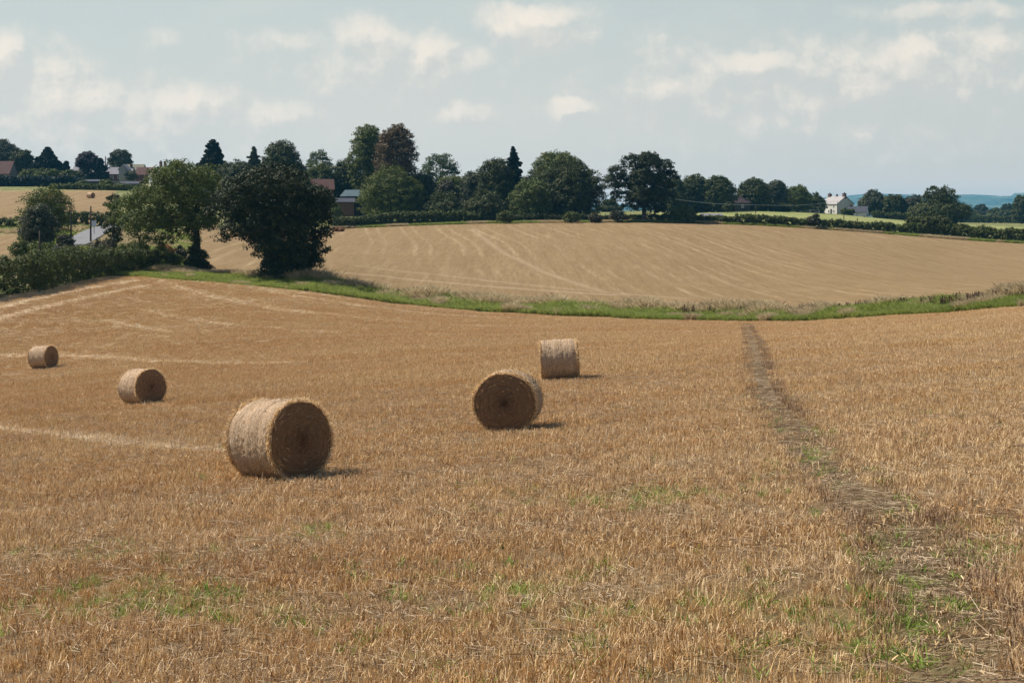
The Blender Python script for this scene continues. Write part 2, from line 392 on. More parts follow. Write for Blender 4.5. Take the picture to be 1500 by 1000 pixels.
def hill_mat():
    m, t, b, out = new_mat('hill'); p = t.pos()
    c = t.mix(t.ramp(t.noise(t.mapping(p, sc=(1, .35, 1)), .006, 6, .65), .42, .6), (.02, .045, .03), (.20, .22, .12))
    c = t.mix(t.ramp(t.noise(p, .02, 4, .7), .4, .65), c, (.03, .05, .025))
    t.l(c, b.inputs['Base Color']); return m
M['hill'] = hill_mat()

# ------------------------------------------------------------------ footpath, pale lines, green patches in ground coordinates
def poly(pts): return np.array([tuple(hit(*p))[:2] for p in pts])
PATH = poly([(1094,474),(1100,495),(1108,520),(1114,548),(1122,580),(1150,612),(1177,650),(1215,692),(1262,728),(1318,772),(1340,826),(1392,900),(1398,995)])
PATH = np.vstack([PATH, PATH[-1]+(PATH[-1]-PATH[-2])/np.linalg.norm(PATH[-1]-PATH[-2])*6])
def dist_poly(X, Y, P, signed=False):
    best = np.full(X.shape, 1e9); sg = np.zeros(X.shape)
    for a, b_ in zip(P[:-1], P[1:]):
        d_ = b_-a; L = (d_**2).sum()+1e-9
        tt = np.clip(((X-a[0])*d_[0]+(Y-a[1])*d_[1])/L, 0, 1)
        ex, ey = X-a[0]-tt*d_[0], Y-a[1]-tt*d_[1]; ds = np.hypot(ex, ey)
        k = ds < best; best = np.where(k, ds, best)
        sg = np.where(k, np.sign(d_[0]*ey-d_[1]*ex), sg)
    return (best, sg) if signed else best
LINES = [(poly(p), w, s) for p, w, s in [
 ([(-60,618),(0,628),(100,638),(200,651),(330,664)], .45, 1.0),
 ([(175,588),(250,598),(335,612)], .35, .5),
 ([(-40,458),(20,446),(80,432),(140,420),(200,411)], .55, .9),
 ([(-40,475),(30,459),(90,444),(150,431),(215,418)], .55, .7),
 ([(0,521),(90,520),(160,524),(300,531),(430,531)], .6, .6),
 ([(215,455),(280,468),(360,478),(500,487)], .5, .45),
 ([(160,470),(215,480),(260,487)], .5, .5),
 ([(235,412),(300,432),(420,455),(600,472),(820,480)], .7, .5),
 ([(330,410),(420,432),(560,452),(760,468),(1000,474)], .8, .6),
 ([(700,529),(900,519),(1085,515)], .3, .35),
 ([(1130,494),(1300,492),(1510,500)], .5, .5),
 ([(1130,530),(1300,527),(1510,531)], .35, .5),
 ([(700,575),(860,560),(1000,560)], .3, .3),
 ([(470,690),(640,668),(900,640),(1050,640)], .35, .35),
 ([(560,595),(700,585),(1000,585)], .3, .3)]]
FLINES = [(poly(p), w, s) for p, w, s in [
 ([(480,397),(560,404),(700,418),(900,432)], .7, .25),
 ([(520,389),(640,402),(800,420),(1000,437)], .6, .18),
 ([(690,336),(740,372),(800,400),(880,426)], .6, .2)]]
GREEN = [(930,731,105,14,.9),(250,885,150,30,.8),(1330,865,60,40,.9),(470,780,40,10,.6),(1290,810,40,30,.6),(1100,910,260,40,.5),(900,960,250,60,.35),
         (350,905,120,20,.5),(1430,810,50,25,.8),(1300,950,120,60,.6),(180,815,150,12,.35),(740,870,160,40,.35),(1180,690,60,30,.3)]
def to_px(X, Y):
    Yc = np.maximum(Y, 1); return 750+F*X/Yc, HY-(height(X, Yc)-EYE)/Yc*F
def green_mask(X, Y):
    px, py = to_px(X, Y); g_ = np.zeros(X.shape)
    for cx, cy, rx, ry, w in GREEN: g_ = np.maximum(g_, w*np.exp(-((px-cx)/rx)**2-((py-cy)/ry)**2))
    return g_*(Y > 5)

# ------------------------------------------------------------------ ground sheets
def build_ground():
    pin = np.linspace(-150, 1690, 760); th_in = np.arctan((pin-750)/F)
    th_r = np.linspace(th_in[-1], math.pi, 60)[1:]; th_l = np.linspace(-math.pi, th_in[0], 60)[:-1]
    th = np.concatenate([th_l, th_in, th_r])
    r = np.concatenate([np.geomspace(.4, 9, 26)[:-1], np.geomspace(9, 340, 760)[:-1], np.geomspace(340, 11500, 90)])
    TH, R = np.meshgrid(th, r, indexing='ij')
    X, Y = R*np.sin(TH), R*np.cos(TH)
    z = height(X.ravel(), Y.ravel()); V_ = np.stack([X.ravel(), Y.ravel(), z], 1)
    px, D = polar(X.ravel(), Y.ravel()); X, Y = X.ravel(), Y.ravel()
    dn = .9*np.sin(px*.05+1)+.6*np.sin(px*.13+2)
    def ss(a, b_, x): q_ = np.clip((x-a)/(b_-a), 0, 1); return q_*q_*(3-2*q_)
    near = 1-ss(-.5, .5, D-e1(px)-dn*.25)
    wob = np.interp(px, [-150, 284, 290, 1700], [0, 0, 1, 1])
    farf = ss(0, 1.2, D-e2(px))*(1-ss(-.5, .5, D-etop(px)))*wob
    lf = ((px < 172-(D-258)*.02)*ss(0, 1, D-259)*(1-ss(0, 1, D-405))) * np.where(px < 172, 1, 0)
    lf2 = (px < 28)*ss(0, 1, D-182)*(1-ss(0, 1, D-232))
    straw = np.clip(near+farf+lf+lf2, 0, 1)
    past = (px > 955)*ss(0, 2, D-etop(px)-3)*(1-ss(0, 2, D-470)) + (px > 440)*(px < 700)*ss(0, 2, D-etop(px)-3)*(1-ss(0, 2, D-345))*.8
    line = np.zeros(len(X)); sel = (near > .1) & (D > 8) & (px > -145) & (px < 1685)
    for P, w, s_ in LINES:
        line[sel] = np.maximum(line[sel], s_*np.exp(-(dist_poly(X[sel], Y[sel], P)/w)**2))
    sel = farf > .1
    for P, w, s_ in FLINES:
        line[sel] = np.maximum(line[sel], s_*np.exp(-(dist_poly(X[sel], Y[sel], P)/w)**2))
    line = np.maximum(line, (np.exp(-((D-e1(px)+1.6)/1.2)**2)*.55*near))      # pale headland beside the bank
    path = np.zeros(len(X)); sel = (D < 130) & (px > 1000) & (px < 1690) & (Y > 0)
    path[sel] = (1-ss(.15, .40, dist_poly(X[sel], Y[sel], PATH)))*np.interp(D[sel], [10, 25, 60, 120], [1, .85, .5, .3])
    green = np.zeros(len(X)); sel = (D < 40); green[sel] = green_mask(X[sel], Y[sel])*.6
    verge = ((px > 100) & (px < 440))*np.exp(-((D-e1(px)-2)/3)**2)
    green = np.maximum(green, verge)
    farall = np.clip(farf+lf+lf2, 0, 1)
    nth, nr = len(th), len(r)
    idx = np.arange(nth*nr).reshape(nth, nr)
    f = np.stack([idx[:-1, :-1], idx[1:, :-1], idx[1:, 1:], idx[:-1, 1:]], -1).reshape(-1, 4)[:, ::-1]
    c_ = lambda a: a[f].mean(1)
    zn, zf, zp, zl = c_(near), c_(farf), c_(past), c_(np.clip(lf+lf2, 0, 1))
    zone = np.zeros(len(f), int); zone[zp > .5] = 3; zone[zl > .5] = 4; zone[zf > .5] = 2; zone[zn > .5] = 1
    zone[c_(px) == -150] = zone[c_(px) == -150]
    for k, nm in ((0, 'ground'), (1, 'stubble_field'), (2, 'far_stubble_field'), (3, 'pasture'), (4, 'hillside_field')):
        fk = f[zone == k]; u_, inv = np.unique(fk, return_inverse=True)
        at_ = dict(soil=np.interp(D, [10, 30, 90, 160], [.85, .75, .5, .35])*near, straw=straw, farf=farall, pasture=past, line=line, green=green, path=path)
        o = obj(nm, mesh_np(nm, V_[u_], inv.reshape(-1, 4), M['ground'], True, {a: b_[u_] for a, b_ in at_.items()}))
        tag(o, None, None, kind='structure')
build_ground()

# distant hills
def hills():
    def ridge(name, pts, Y, depth, seed):
        xs = np.linspace(pts[0][0], pts[-1][0], 260)
        base = np.interp(xs, [p[0] for p in pts], [p[1] for p in pts])
        r_ = np.random.default_rng(seed); nz = (np.convolve(r_.normal(0, 1, 300), np.ones(4)/4, 'same')*.8+np.convolve(r_.normal(0, 1, 300), np.ones(17)/17, 'same')*2.4)[:260]
        rows = 24; v = []
        for j in range(rows):
            s_ = j/(rows-1); Yj = Y-depth*(1-s_)
            zt = (HY-base+nz*s_**3)/F*Y
            zz = -26+(zt+26)*np.sin(s_*math.pi/2)**1.1
            v.append(np.stack([(xs-750)/F*Y, np.full(260, Yj)+60*np.sin(xs*.03), EYE+zz], 1))
        v.append(np.stack([(xs-750)/F*Y, np.full(260, Y+1000), np.full(260, EYE-34)], 1))
        v = np.concatenate(v); idx = np.arange(len(v)).reshape(-1, 260)
        f = np.stack([idx[:-1, :-1], idx[:-1, 1:], idx[1:, 1:], idx[1:, :-1]], -1).reshape(-1, 4)
        tag(obj(name, mesh_np(name, v, f, M['hill'], True)), None, None, kind='structure')
    ridge('distant_hills', [(100,306),(600,302),(900,300),(1150,296),(1200,290),(1250,286),(1290,285),(1330,292),(1345,290),(1362,287),(1395,287),(1402,289),(1450,288),(1484,288),(1486,283),(1530,281),(1700,284)], 8000, 2800, 3)
hills()

# ------------------------------------------------------------------ leaves, trees, hedges
def leaf_mesh(name, cen, nrm, size, mat, seed):
    r_ = np.random.default_rng(seed); n = len(cen)
    nrm = nrm/np.linalg.norm(nrm, axis=1, keepdims=True)
    a = r_.normal(0, 1, (n, 3)); a -= (a*nrm).sum(1, keepdims=True)*nrm; a /= np.linalg.norm(a, axis=1, keepdims=True)
    b_ = np.cross(nrm, a); s_ = (size*r_.uniform(.6, 1.3, n))[:, None]
    fold = nrm*s_*.18
    v = np.stack([cen-a*s_, cen-b_*s_*.55+fold, cen+a*s_, cen+b_*s_*.55+fold], 1).reshape(-1, 3)
    f = np.arange(4*n).reshape(-1, 4)
    return mesh_np(name, v, f, mat, False, fattrs={'v': r_.random(n)})
def sph(r_, n):
    d_ = r_.normal(0, 1, (n, 3)); return d_/np.linalg.norm(d_, axis=1, keepdims=True)
def crown_from_lobes(L, mat, seed, tuft, leaf, dens=1.0, inner=.25, name='crown', per=26):
    """L: (n,5) x,y,z,radius,vertical squash -> tufts on every lobe -> leaves in every tuft"""
    r_ = np.random.default_rng(seed); cen = []; nr = []
    for x, y, z, R, sq in L:
        nt = max(6, int(3.3*dens*(R/tuft)**2))
        d_ = sph(r_, nt); d_[:, 2] = np.where(d_[:, 2] < -.5, -d_[:, 2], d_[:, 2])
        rad = R*r_.uniform(.78, 1.12, nt)
        tc_ = np.array([x, y, z])+d_*rad[:, None]*np.array([1, 1, sq])
        k = r_.poisson(per, nt)+4
        tt = np.repeat(tc_, k, 0); dd = np.repeat(d_, k, 0)
        q_ = sph(r_, len(tt)); ts = np.repeat(tuft*r_.uniform(.6, 1.15, nt), k)
        pt = tt+q_*(ts*r_.random(len(tt))**.45)[:, None]*np.array([1.15, 1.15, .75])
        cen.append(pt); nr.append(q_*.8+dd*.5+r_.normal(0, .55, pt.shape)+np.array([0, 0, .35]))
        ni = int(nt*per*inner)
        if ni:
            q_ = sph(r_, ni); cen.append(np.array([x, y, z])+q_*(R*r_.random(ni)**.5*.85)[:, None]*np.array([1, 1, sq])); nr.append(sph(r_, ni))
    cen = np.concatenate(cen); nr = np.concatenate(nr)
    return cen, nr
def limbs(mb, base, H, rad, L, r_, lean=(0, 0), nmax=9, fork=.32):
    b0 = Vector((0, 0, -.5)); fk = Vector((lean[0], lean[1], H*fork))
    top = Vector((lean[0]*1.6, lean[1]*1.6, H*.78))
    mb.tube([b0, Vector((0, 0, .3)), fk*.5+Vector((rad*.2, 0, 0)), fk, fk.lerp(top, .5), top], [rad*1.7, rad*1.25, rad, rad*.85, rad*.5, rad*.12], 8)
    idx = r_.permutation(len(L))[:nmax]
    for i in idx:
        e = Vector(L[i][:3]); s_ = fk.lerp(top, r_.random()*.5)
        md = s_.lerp(e, .5)+Vector((0, 0, -.04*H+.1*H*r_.random()))
        mb.tube([s_, md, e, e+(e-md)*.3], [rad*.42, rad*.28, rad*.12, rad*.04], 6)
def tree(px, Y, top, hw, kind, mat, label, name='tree', cat='tree', group=None, seed=0, basey=None, low=.18, flat=1.0, dens=1.0, gap=0, tuft=None, leaf=None, asym=0, hwd=None, inner=.25):
    """px centre column, distance, photo row of the top, half width in photo pixels"""
    r_ = np.random.default_rng(1000+seed); loc = at(px, Y)
    H = zat(top, Y)-loc.z; R = hw/F*Y
    tuft = tuft or max(.42, min(R*.2, .8)); leaf = leaf or .00055*Y+.03
    R *= 1.07 if kind == 'round' else 1
    root = thing(name, loc, label, cat, group); L = []
    if kind == 'round':
        cz = H*(1+low)/2; hz = H*(1-low)/2
        n = int(24*min(2.2, max(1, (hz/R)**.9)))
        for i in range(n):
            g_ = (i+.5)/n; zz = 1-2*g_; an = i*2.39996+r_.random()*.6
            rr = math.sqrt(max(0, 1-abs(zz)**2.3)) if zz > 0 or low > .1 else math.sqrt(max(0, 1-abs(zz*.6)**2.3))
            k = r_.uniform(.32, .46)*1.08
            L.append(((rr*(1-k)+gap*.1)*R*math.cos(an)+asym*R*zz, (rr*(1-k))*R*math.sin(an), cz+zz*(hz-k*R*.6)*flat, k*R, min(1, hz/R*.9+.1)))
        L += [(0, 0, cz+q_*hz, R*.6, 1) for q_ in (-.5, 0, .45)]
    elif kind == 'loose':
        cz = H*(1+low)/2; hz = H*(1-low)/2
        for i in range(26):
            g_ = (i+.5)/26; zz = 1-2*g_; an = i*2.4+r_.random()*1.2; rr = math.sqrt(max(0, 1-zz*zz)); k = r_.uniform(.26, .4)
            L.append((rr*(1-k)*R*math.cos(an), rr*(1-k)*R*math.sin(an), cz+zz*(hz-k*R), k*R, .8))
    elif kind in ('cone', 'spruce'):
        n = int((130 if kind == 'cone' else 110)); pw = .66 if kind == 'cone' else .78
        for i in range(n):
            s_ = ((i+r_.random())/n)**1.15; zz = H*(low+(1-low)*s_); rr = R*(1-s_)**pw*(1+(.08 if kind == 'cone' else .2)*math.sin(i*1.7)) + .12; an = i*2.39996+r_.random()*.8
            q_ = rr*r_.uniform(.3, .8 if kind == 'cone' else 1.05); kk = max(.16, rr*(.27 if kind == 'cone' else .2))
            L.append((q_*math.cos(an), q_*math.sin(an), zz-.22*q_, kk, .6)); 
            if kind == 'spruce': L.append((q_*.5*math.cos(an), q_*.5*math.sin(an), zz-.05*q_, kk, .5))
        for i in range(6): L.append((0, 0, H*(.80+.03*i), max(.12, R*.05*(6-i)*.5), 1.6))
        inner = .2; tuft = min(tuft, .4 if kind == 'cone' else .28)
    mb = MB(); rad = max(.1, H*.028)
    if kind in ('cone', 'spruce'): mb.tube([(0, 0, H*.4), (0, 0, H*1.0)], [.12, .03], 6)
    limbs(mb, loc, H, rad, L, r_, nmax=8 if kind in ('round', 'loose') else 0)
    mb.build('trunk', M['bark'], root, True)
    cen, nr = crown_from_lobes(L, mat, 50+seed, tuft, leaf, dens*(.75 if kind == 'loose' else 1), inner*(.4 if kind == 'loose' else 1), per=22)
    cen = cen[cen[:, 2] > .02]; nr = nr[:len(cen)] if len(nr) != len(cen) else nr
    obj('crown', leaf_mesh('crown', cen, nr, leaf, LM[mat], seed), root)
    return root
def shrub(px, Y, top, hw, mat, label, seed, name='bush', cat='bush', group=None, leaf=None, sq=None):
    r_ = np.random.default_rng(3000+seed); loc = at(px, Y); H = max(.5, zat(top, Y)-loc.z); R = hw/F*Y
    root = thing(name, loc, label, cat, group); L = []
    for i in range(11):
        an = i*2.4; q_ = R*.62*math.sqrt((i+.3)/11); k = R*r_.uniform(.3, .45)
        k = min(k, H*.5)
        L.append((q_*math.cos(an), q_*math.sin(an), H*r_.uniform(.3, .62)*(1-.3*(q_/R)), k, min(1.4, max(.5, (H*.38)/k))))
    mb = MB()
    for i in range(4):
        mb.tube([(0, 0, -.3), (.1*i-.15, .05, H*.3), (L[i*2][0]*.6, L[i*2][1]*.6, H*.6)], [.07, .05, .02], 5)
    mb.build('stem', M['bark'], root, True)
    leaf = leaf or .00055*Y+.03
    cen, nr = crown_from_lobes(L, mat, 80+seed, max(.25, min(.5, R*.25)), leaf, 1.0, .25, per=20)
    k_ = cen[:, 2] > .0
    obj('foliage', leaf_mesh('foliage', cen[k_], nr[k_], leaf, LM[mat], seed), root)
    return root
def hedge(pts, hgt, wid, mat, label, seed, dens=1.0, name='hedge', cat='hedge', leaf=None, bumps=.12):
    """pts: (px, Y) polyline; hgt metres (list per point)"""
    r_ = np.random.default_rng(5000+seed); W_ = [at(*p) for p in pts]
    P = np.array([(p.x, p.y) for p in W_]); seg = np.hypot(*np.diff(P, axis=0).T); cum = np.concatenate([[0], np.cumsum(seg)])
    o0 = Vector((P[0][0], P[0][1], gz(*P[0]))); Lt = cum[-1]; Ym = P[:, 1].mean(); leaf = leaf or .00055*Ym+.03
    hg = hgt if isinstance(hgt, (list, tuple)) else [hgt]*len(pts)
    n = int(Lt*20*dens*max(1, np.mean(hg)*.55)); s_ = r_.random(n)*Lt
    X = np.interp(s_, cum, P[:, 0]); Y = np.interp(s_, cum, P[:, 1]); h = np.interp(s_, cum, hg)
    kn = np.arange(0, Lt+4, 1.7); hb = r_.normal(0, 1, len(kn)); h = h*(1+bumps*np.interp(s_, kn, hb)*.6)
    dxy = P[-1]-P[0]; dxy = dxy/np.linalg.norm(dxy); nx, ny = -dxy[1], dxy[0]
    off = r_.uniform(-1, 1, n)*wid/2*np.clip(1.1-.0*h, .6, 1)
    zz = h*(1-.22*(np.abs(off)/(wid/2))**2)*np.where(r_.random(n) < .3, r_.uniform(.8, 1, n), r_.uniform(.0, .9, n))
    X = X+off*nx; Y = Y+off*ny; Z = height(X, Y)+zz
    k = r_.poisson(20, n)+6; tt = np.repeat(np.stack([X, Y, Z], 1), k, 0); q_ = sph(r_, len(tt))
    tr_ = np.repeat(r_.uniform(.28, .55, n), k)
    cen = tt+q_*(tr_*r_.random(len(tt))**.45)[:, None]-np.array(o0)
    nr = q_+r_.normal(0, .5, cen.shape)+np.array([0, 0, .4])
    root = obj(name, leaf_mesh(name, cen, nr, leaf, LM[mat], seed)); root.location = o0
    return tag(root, label, cat)

def lobe_tree(px0, Y, lobes, mat, label, seed, trunk_r, fork, tuft, leaf, depth, name='tree', inner=.22, dens=1.0, lean=(0, 0), extra=None):
    """crown laid out as lobes at photo columns and rows, spread through the real depth of the crown"""
    r_ = np.random.default_rng(seed); loc = at(px0, Y); root = thing(name, loc, label, 'tree')
    pxs = [l[0] for l in lobes]; x0, x1 = min(pxs), max(pxs); cx = (x0+x1)/2; hw = (x1-x0)/2+15
    L = []; main = []
    for (px, py, rp) in lobes:
        R = rp/F*Y*1.14; x = (px-750)/F*Y-loc.x; z = zat(py, Y)-loc.z
        dmax = depth*math.sqrt(max(.05, 1-((px-cx)/hw)**2))
        ks = (-.55, 0, .5) if rp > 14 else (0,)
        for k in ks:
            y = k*dmax+r_.uniform(-.12, .12)*depth; sc_ = 1-abs(k)*.35
            L.append((x*(1-abs(k)*.12), y, z, R*sc_, .85))
            if k == 0: main.append(L[-1])
    mb = MB(); H = max(l[2] for l in L)
    limbs(mb, loc, H, trunk_r, [m for m in main if m[2] > H*.3], r_, lean, 13, fork)
    mb.build('trunk', M['bark'], root, True)
    cen, nr = crown_from_lobes(L, mat, seed, tuft, leaf, dens, inner, per=24)
    k_ = cen[:, 2] > .05
    obj('crown', leaf_mesh('crown', cen[k_], nr[k_], leaf, LM[mat], seed), root)
    if extra:
        nm, mt, el = extra
        E_ = [((px-750)/F*Y-loc.x, -.2, zat(py, Y)-loc.z, rp/F*Y, 1.1) for px, py, rp in el]
        cen, nr = crown_from_lobes(E_, mt, seed+5, .35, .1, 1.6, .5, per=24); k_ = cen[:, 2] > 0
        obj(nm, leaf_mesh(nm, cen[k_], nr[k_], .11, LM[mt], seed+6), root)
    return root
lobe_tree(425, 150.5, [(385,272,30),(350,286,26),(420,272,28),(452,296,27),(336,310,22),(375,310,34),(415,320,36),(460,322,22),(345,336,18),
  (380,342,26),(430,350,34),(470,347,13),(372,356,11),(440,380,22),(415,385,24),(425,397,20),(398,394,17),(412,402,15),(441,400,17),(452,388,15),(470,366,13),(463,384,10),(480,338,12),(456,376,13),(400,368,20),(328,350,10),(468,290,18),(402,252,14),(365,262,14),(475,318,11),(318,292,12),(312,310,9),(484,300,9)],
  'oak', 'huge near black oak with leaves down to the grass, right of the lighter green tree', 11, .45, .30, .5, .13, 6.0, name='oak_tree')
lobe_tree(288, 160, [(265,256,21),(240,264,19),(296,264,19),(215,290,20),(250,288,25),(290,290,25),(318,298,16),(190,300,16),(200,325,18),(235,322,22),
  (272,322,24),(305,328,16),(177,318,11),(195,345,12),(225,348,14),(167,303,9),(207,360,9),(250,348,13),(280,345,12),(236,362,8),(325,275,9),(252,242,9),(305,250,9)],
  'ash', 'big light green tree with ivy covered trunk, left of the near black oak', 12, .42, .34, .55, .13, 6.5, name='ash_tree', inner=.3, dens=1.15,
  extra=('ivy', 'dark', [(288,350,7),(288,362,8),(285,374,11),(292,384,15),(281,390,13),(298,394,12)]))

T = tree
K = 0
def TT(*a, **k):
    global K
    K += 1; return T(*a, seed=K*7, **k)
# village skyline, left
TT(4,468,213,30,'round','grey','grey green tree at the left edge of the photo, behind the red roofed barn')
TT(33,455,223,17,'round','dark','dark tree directly right of the red roofed barn at the far left')
TT(70,448,216,34,'cone','blue','broad dark conifer with pyramid shape on the left skyline', name='conifer', low=.1)
TT(97,446,237,9,'cone','blue','tiny dark conifer just right of the broad pyramid conifer', name='conifer', low=.05)
TT(128,442,226,16,'round','purple','flat topped purplish cedar on the village skyline', name='cedar_tree', low=.45)
TT(147,440,233,17,'cone','blue','dark drooping conifer beside the purplish cedar, left of the slate roofed house', name='conifer', low=.02)
TT(176,485,222,17,'round','grey','fluffy grey green tree rising behind the slate roofed village house')
TT(312,372,205,46,'cone','blue','tall dark pyramid conifer above the big light green tree', name='conifer', low=.05, dens=1.3)
TT(372,400,216,26,'spruce','grey','thin sparse conifer on the skyline above the near black oak', name='conifer', low=.1)
TT(412,345,212,33,'round','dark','dark rounded tree rising behind the right half of the near black oak')
TT(345,352,242,36,'round','dark','low dark tree filling the skyline between the pyramid conifer and the sparse conifer', low=.05)
TT(375,330,250,30,'round','dark','dark tree hidden behind the middle of the near black oak', low=.05)
TT(467,392,218,21,'loose','pale','pale airy tree on the skyline right of the near black oak', low=.25, inner=.5)
TT(468,352,241,24,'round','lime','yellow green tree in front of the pale airy tree, above a red tiled roof', low=.05)
TT(506,356,236,24,'round','dark','dark tree between the pale airy tree and the tallest green tree', low=.05)
TT(540,352,187,29,'round','green','tallest green tree, half hidden by the copper coloured tree', low=.12, inner=.15)
TT(580,338,187,31,'round','copper','tall copper brown tree standing against the tallest green tree', name='copper_tree', low=.15)
TT(574,316,254,46,'round','green','wide green dome of a tree right in front of the copper brown tree', low=.02)
TT(645,362,222,29,'loose','pale','pale open branched tree right of the copper brown tree', low=.28)
TT(617,340,256,26,'round','dark','dark tree below and left of the pale open branched tree', low=.03)
TT(662,345,262,28,'round','green','mid green tree below the crown of the pale open branched tree', low=.03)
TT(654,322,266,17,'round','hedgeb','olive brown bushy tree behind the hedge, below the pale open branched tree', low=.02)
TT(697,338,254,24,'round','grey','grey green tree at the left foot of the skyline group with the spruce', low=.03)
TT(727,334,236,27,'round','dark','dark rounded tree immediately left of the spruce', low=.03)
TT(752,338,216,33,'spruce','blue','narrow dark spruce with a sharp tip standing above the tree belt', name='spruce_tree', low=.08, dens=1.5)
TT(767,345,262,26,'round','hedgeb','brownish tree at the right foot of the spruce', low=.03)
TT(818,338,227,46,'round','green','large rounded tree behind, top of the pair left of the lone oak', low=.03)
TT(832,320,243,52,'round','dark','dense dark dome of a tree in front, of the pair left of the lone oak', low=.01, dens=1.1)
TT(778,314,268,30,'round','lime','yellow green low tree at the left foot of the dark dome', low=.02)
TT(712,312,288,32,'round','dark','low dark bushy tree behind the hedge below the spruce', low=.02)
TT(650,314,292,34,'round','dark','low dark bushy tree behind the hedge, right of the wide green dome', low=.02)
TT(603,372,258,24,'round','green','green tree seen between the copper brown tree and the pale open branched tree', low=.02)
TT(690,366,260,24,'round','dark','dark distant tree between the pale open branched tree and the spruce', low=.02)
TT(440,372,246,24,'round','grey','grey green tree peeping out above the near black oak, left of the pale airy tree', low=.02)
# the lone oak
lobe_tree(943, 308, [(905,255,12),(925,240,14),(950,237,15),(972,246,13),(985,258,9),(895,270,11),(915,268,14),(940,262,17),(965,266,15),(935,285,17),
  (905,288,10),(960,290,17),(925,300,13),(950,303,14),(975,288,12),(980,272,8),(890,262,6),(968,304,9)],
  'oak', 'lone broad oak with visible trunk at the top edge of the far field', 31, .5, .22, .6, .19, 7, name='oak_tree', dens=1.15, inner=.35)
# right hand skyline
TT(893,470,300,18,'round','dark','low distant tree seen in the gap left of the lone oak', low=.02)
TT(987,425,262,18,'round','dark','dark tree directly right of the lone oak, leftmost of the row behind the pasture', low=.02)
TT(1018,432,260,24,'round','dark','dark tree second from the lone oak in the row behind the pasture', low=.02)
TT(1052,428,262,25,'round','dark','broad dark tree with an overhanging right edge behind the pasture', low=.02)
TT(1104,444,266,25,'round','dark','dark tree right of the gap in the row behind the pasture, tallest there', low=.02)
TT(1137,455,267,18,'round','grey','dull green brown tree touching the right side of the tree beyond the gap', low=.02)
TT(1168,462,275,20,'round','green','rounded tree standing alone left of the pale farmhouse', low=.02)
TT(1192,505,288,17,'round','dark','small dark tree close behind the left side of the pale farmhouse', low=.02)
TT(1280,515,284,21,'round','grey','grey green rounded tree right of the white cottage', low=.02)
TT(1310,510,287,18,'round','dark','dark upright tree second to the right of the white cottage', low=.02)
TT(1340,510,290,20,'round','hedgeb','brownish tree third to the right of the white cottage', low=.02)
TT(1376,420,293,44,'round','dark','wide dark tree ending the group at the right, above the big hedge bush', low=.02)
for i, (px, Y, top, hw, mt, lb) in enumerate([(1415,880,309,18,'green','rounded green tree in the distant belt, just right of the wide dark tree'),
    (1437,900,306,17,'grey','grey green tree in the distant belt, under the blue hills'), (1459,890,311,15,'green','small green tree in the distant belt, lowest of the row'),
    (1477,870,306,18,'dark','dark tree in the distant belt near the right edge'), (1497,640,287,12,'dark','tall dark tree cut by the right edge of the photo'),
    (1512,800,302,20,'dark','dark distant tree leaving the frame at the right edge')]):
    TT(px, Y, top, hw, 'round', mt, lb, low=.02)
# mid left
TT(68,208,279,39,'round','green','dark green roadside tree left of the lane, with a smaller grey bush before it', low=.05, inner=.3)
TT(56,196,304,27,'round','grey','grey green rounded small tree in front of the taller roadside tree', low=.02)
TT(166,178,282,15,'loose','dark','dark small tree by the lane, at the left side of the big light green tree', low=.1)

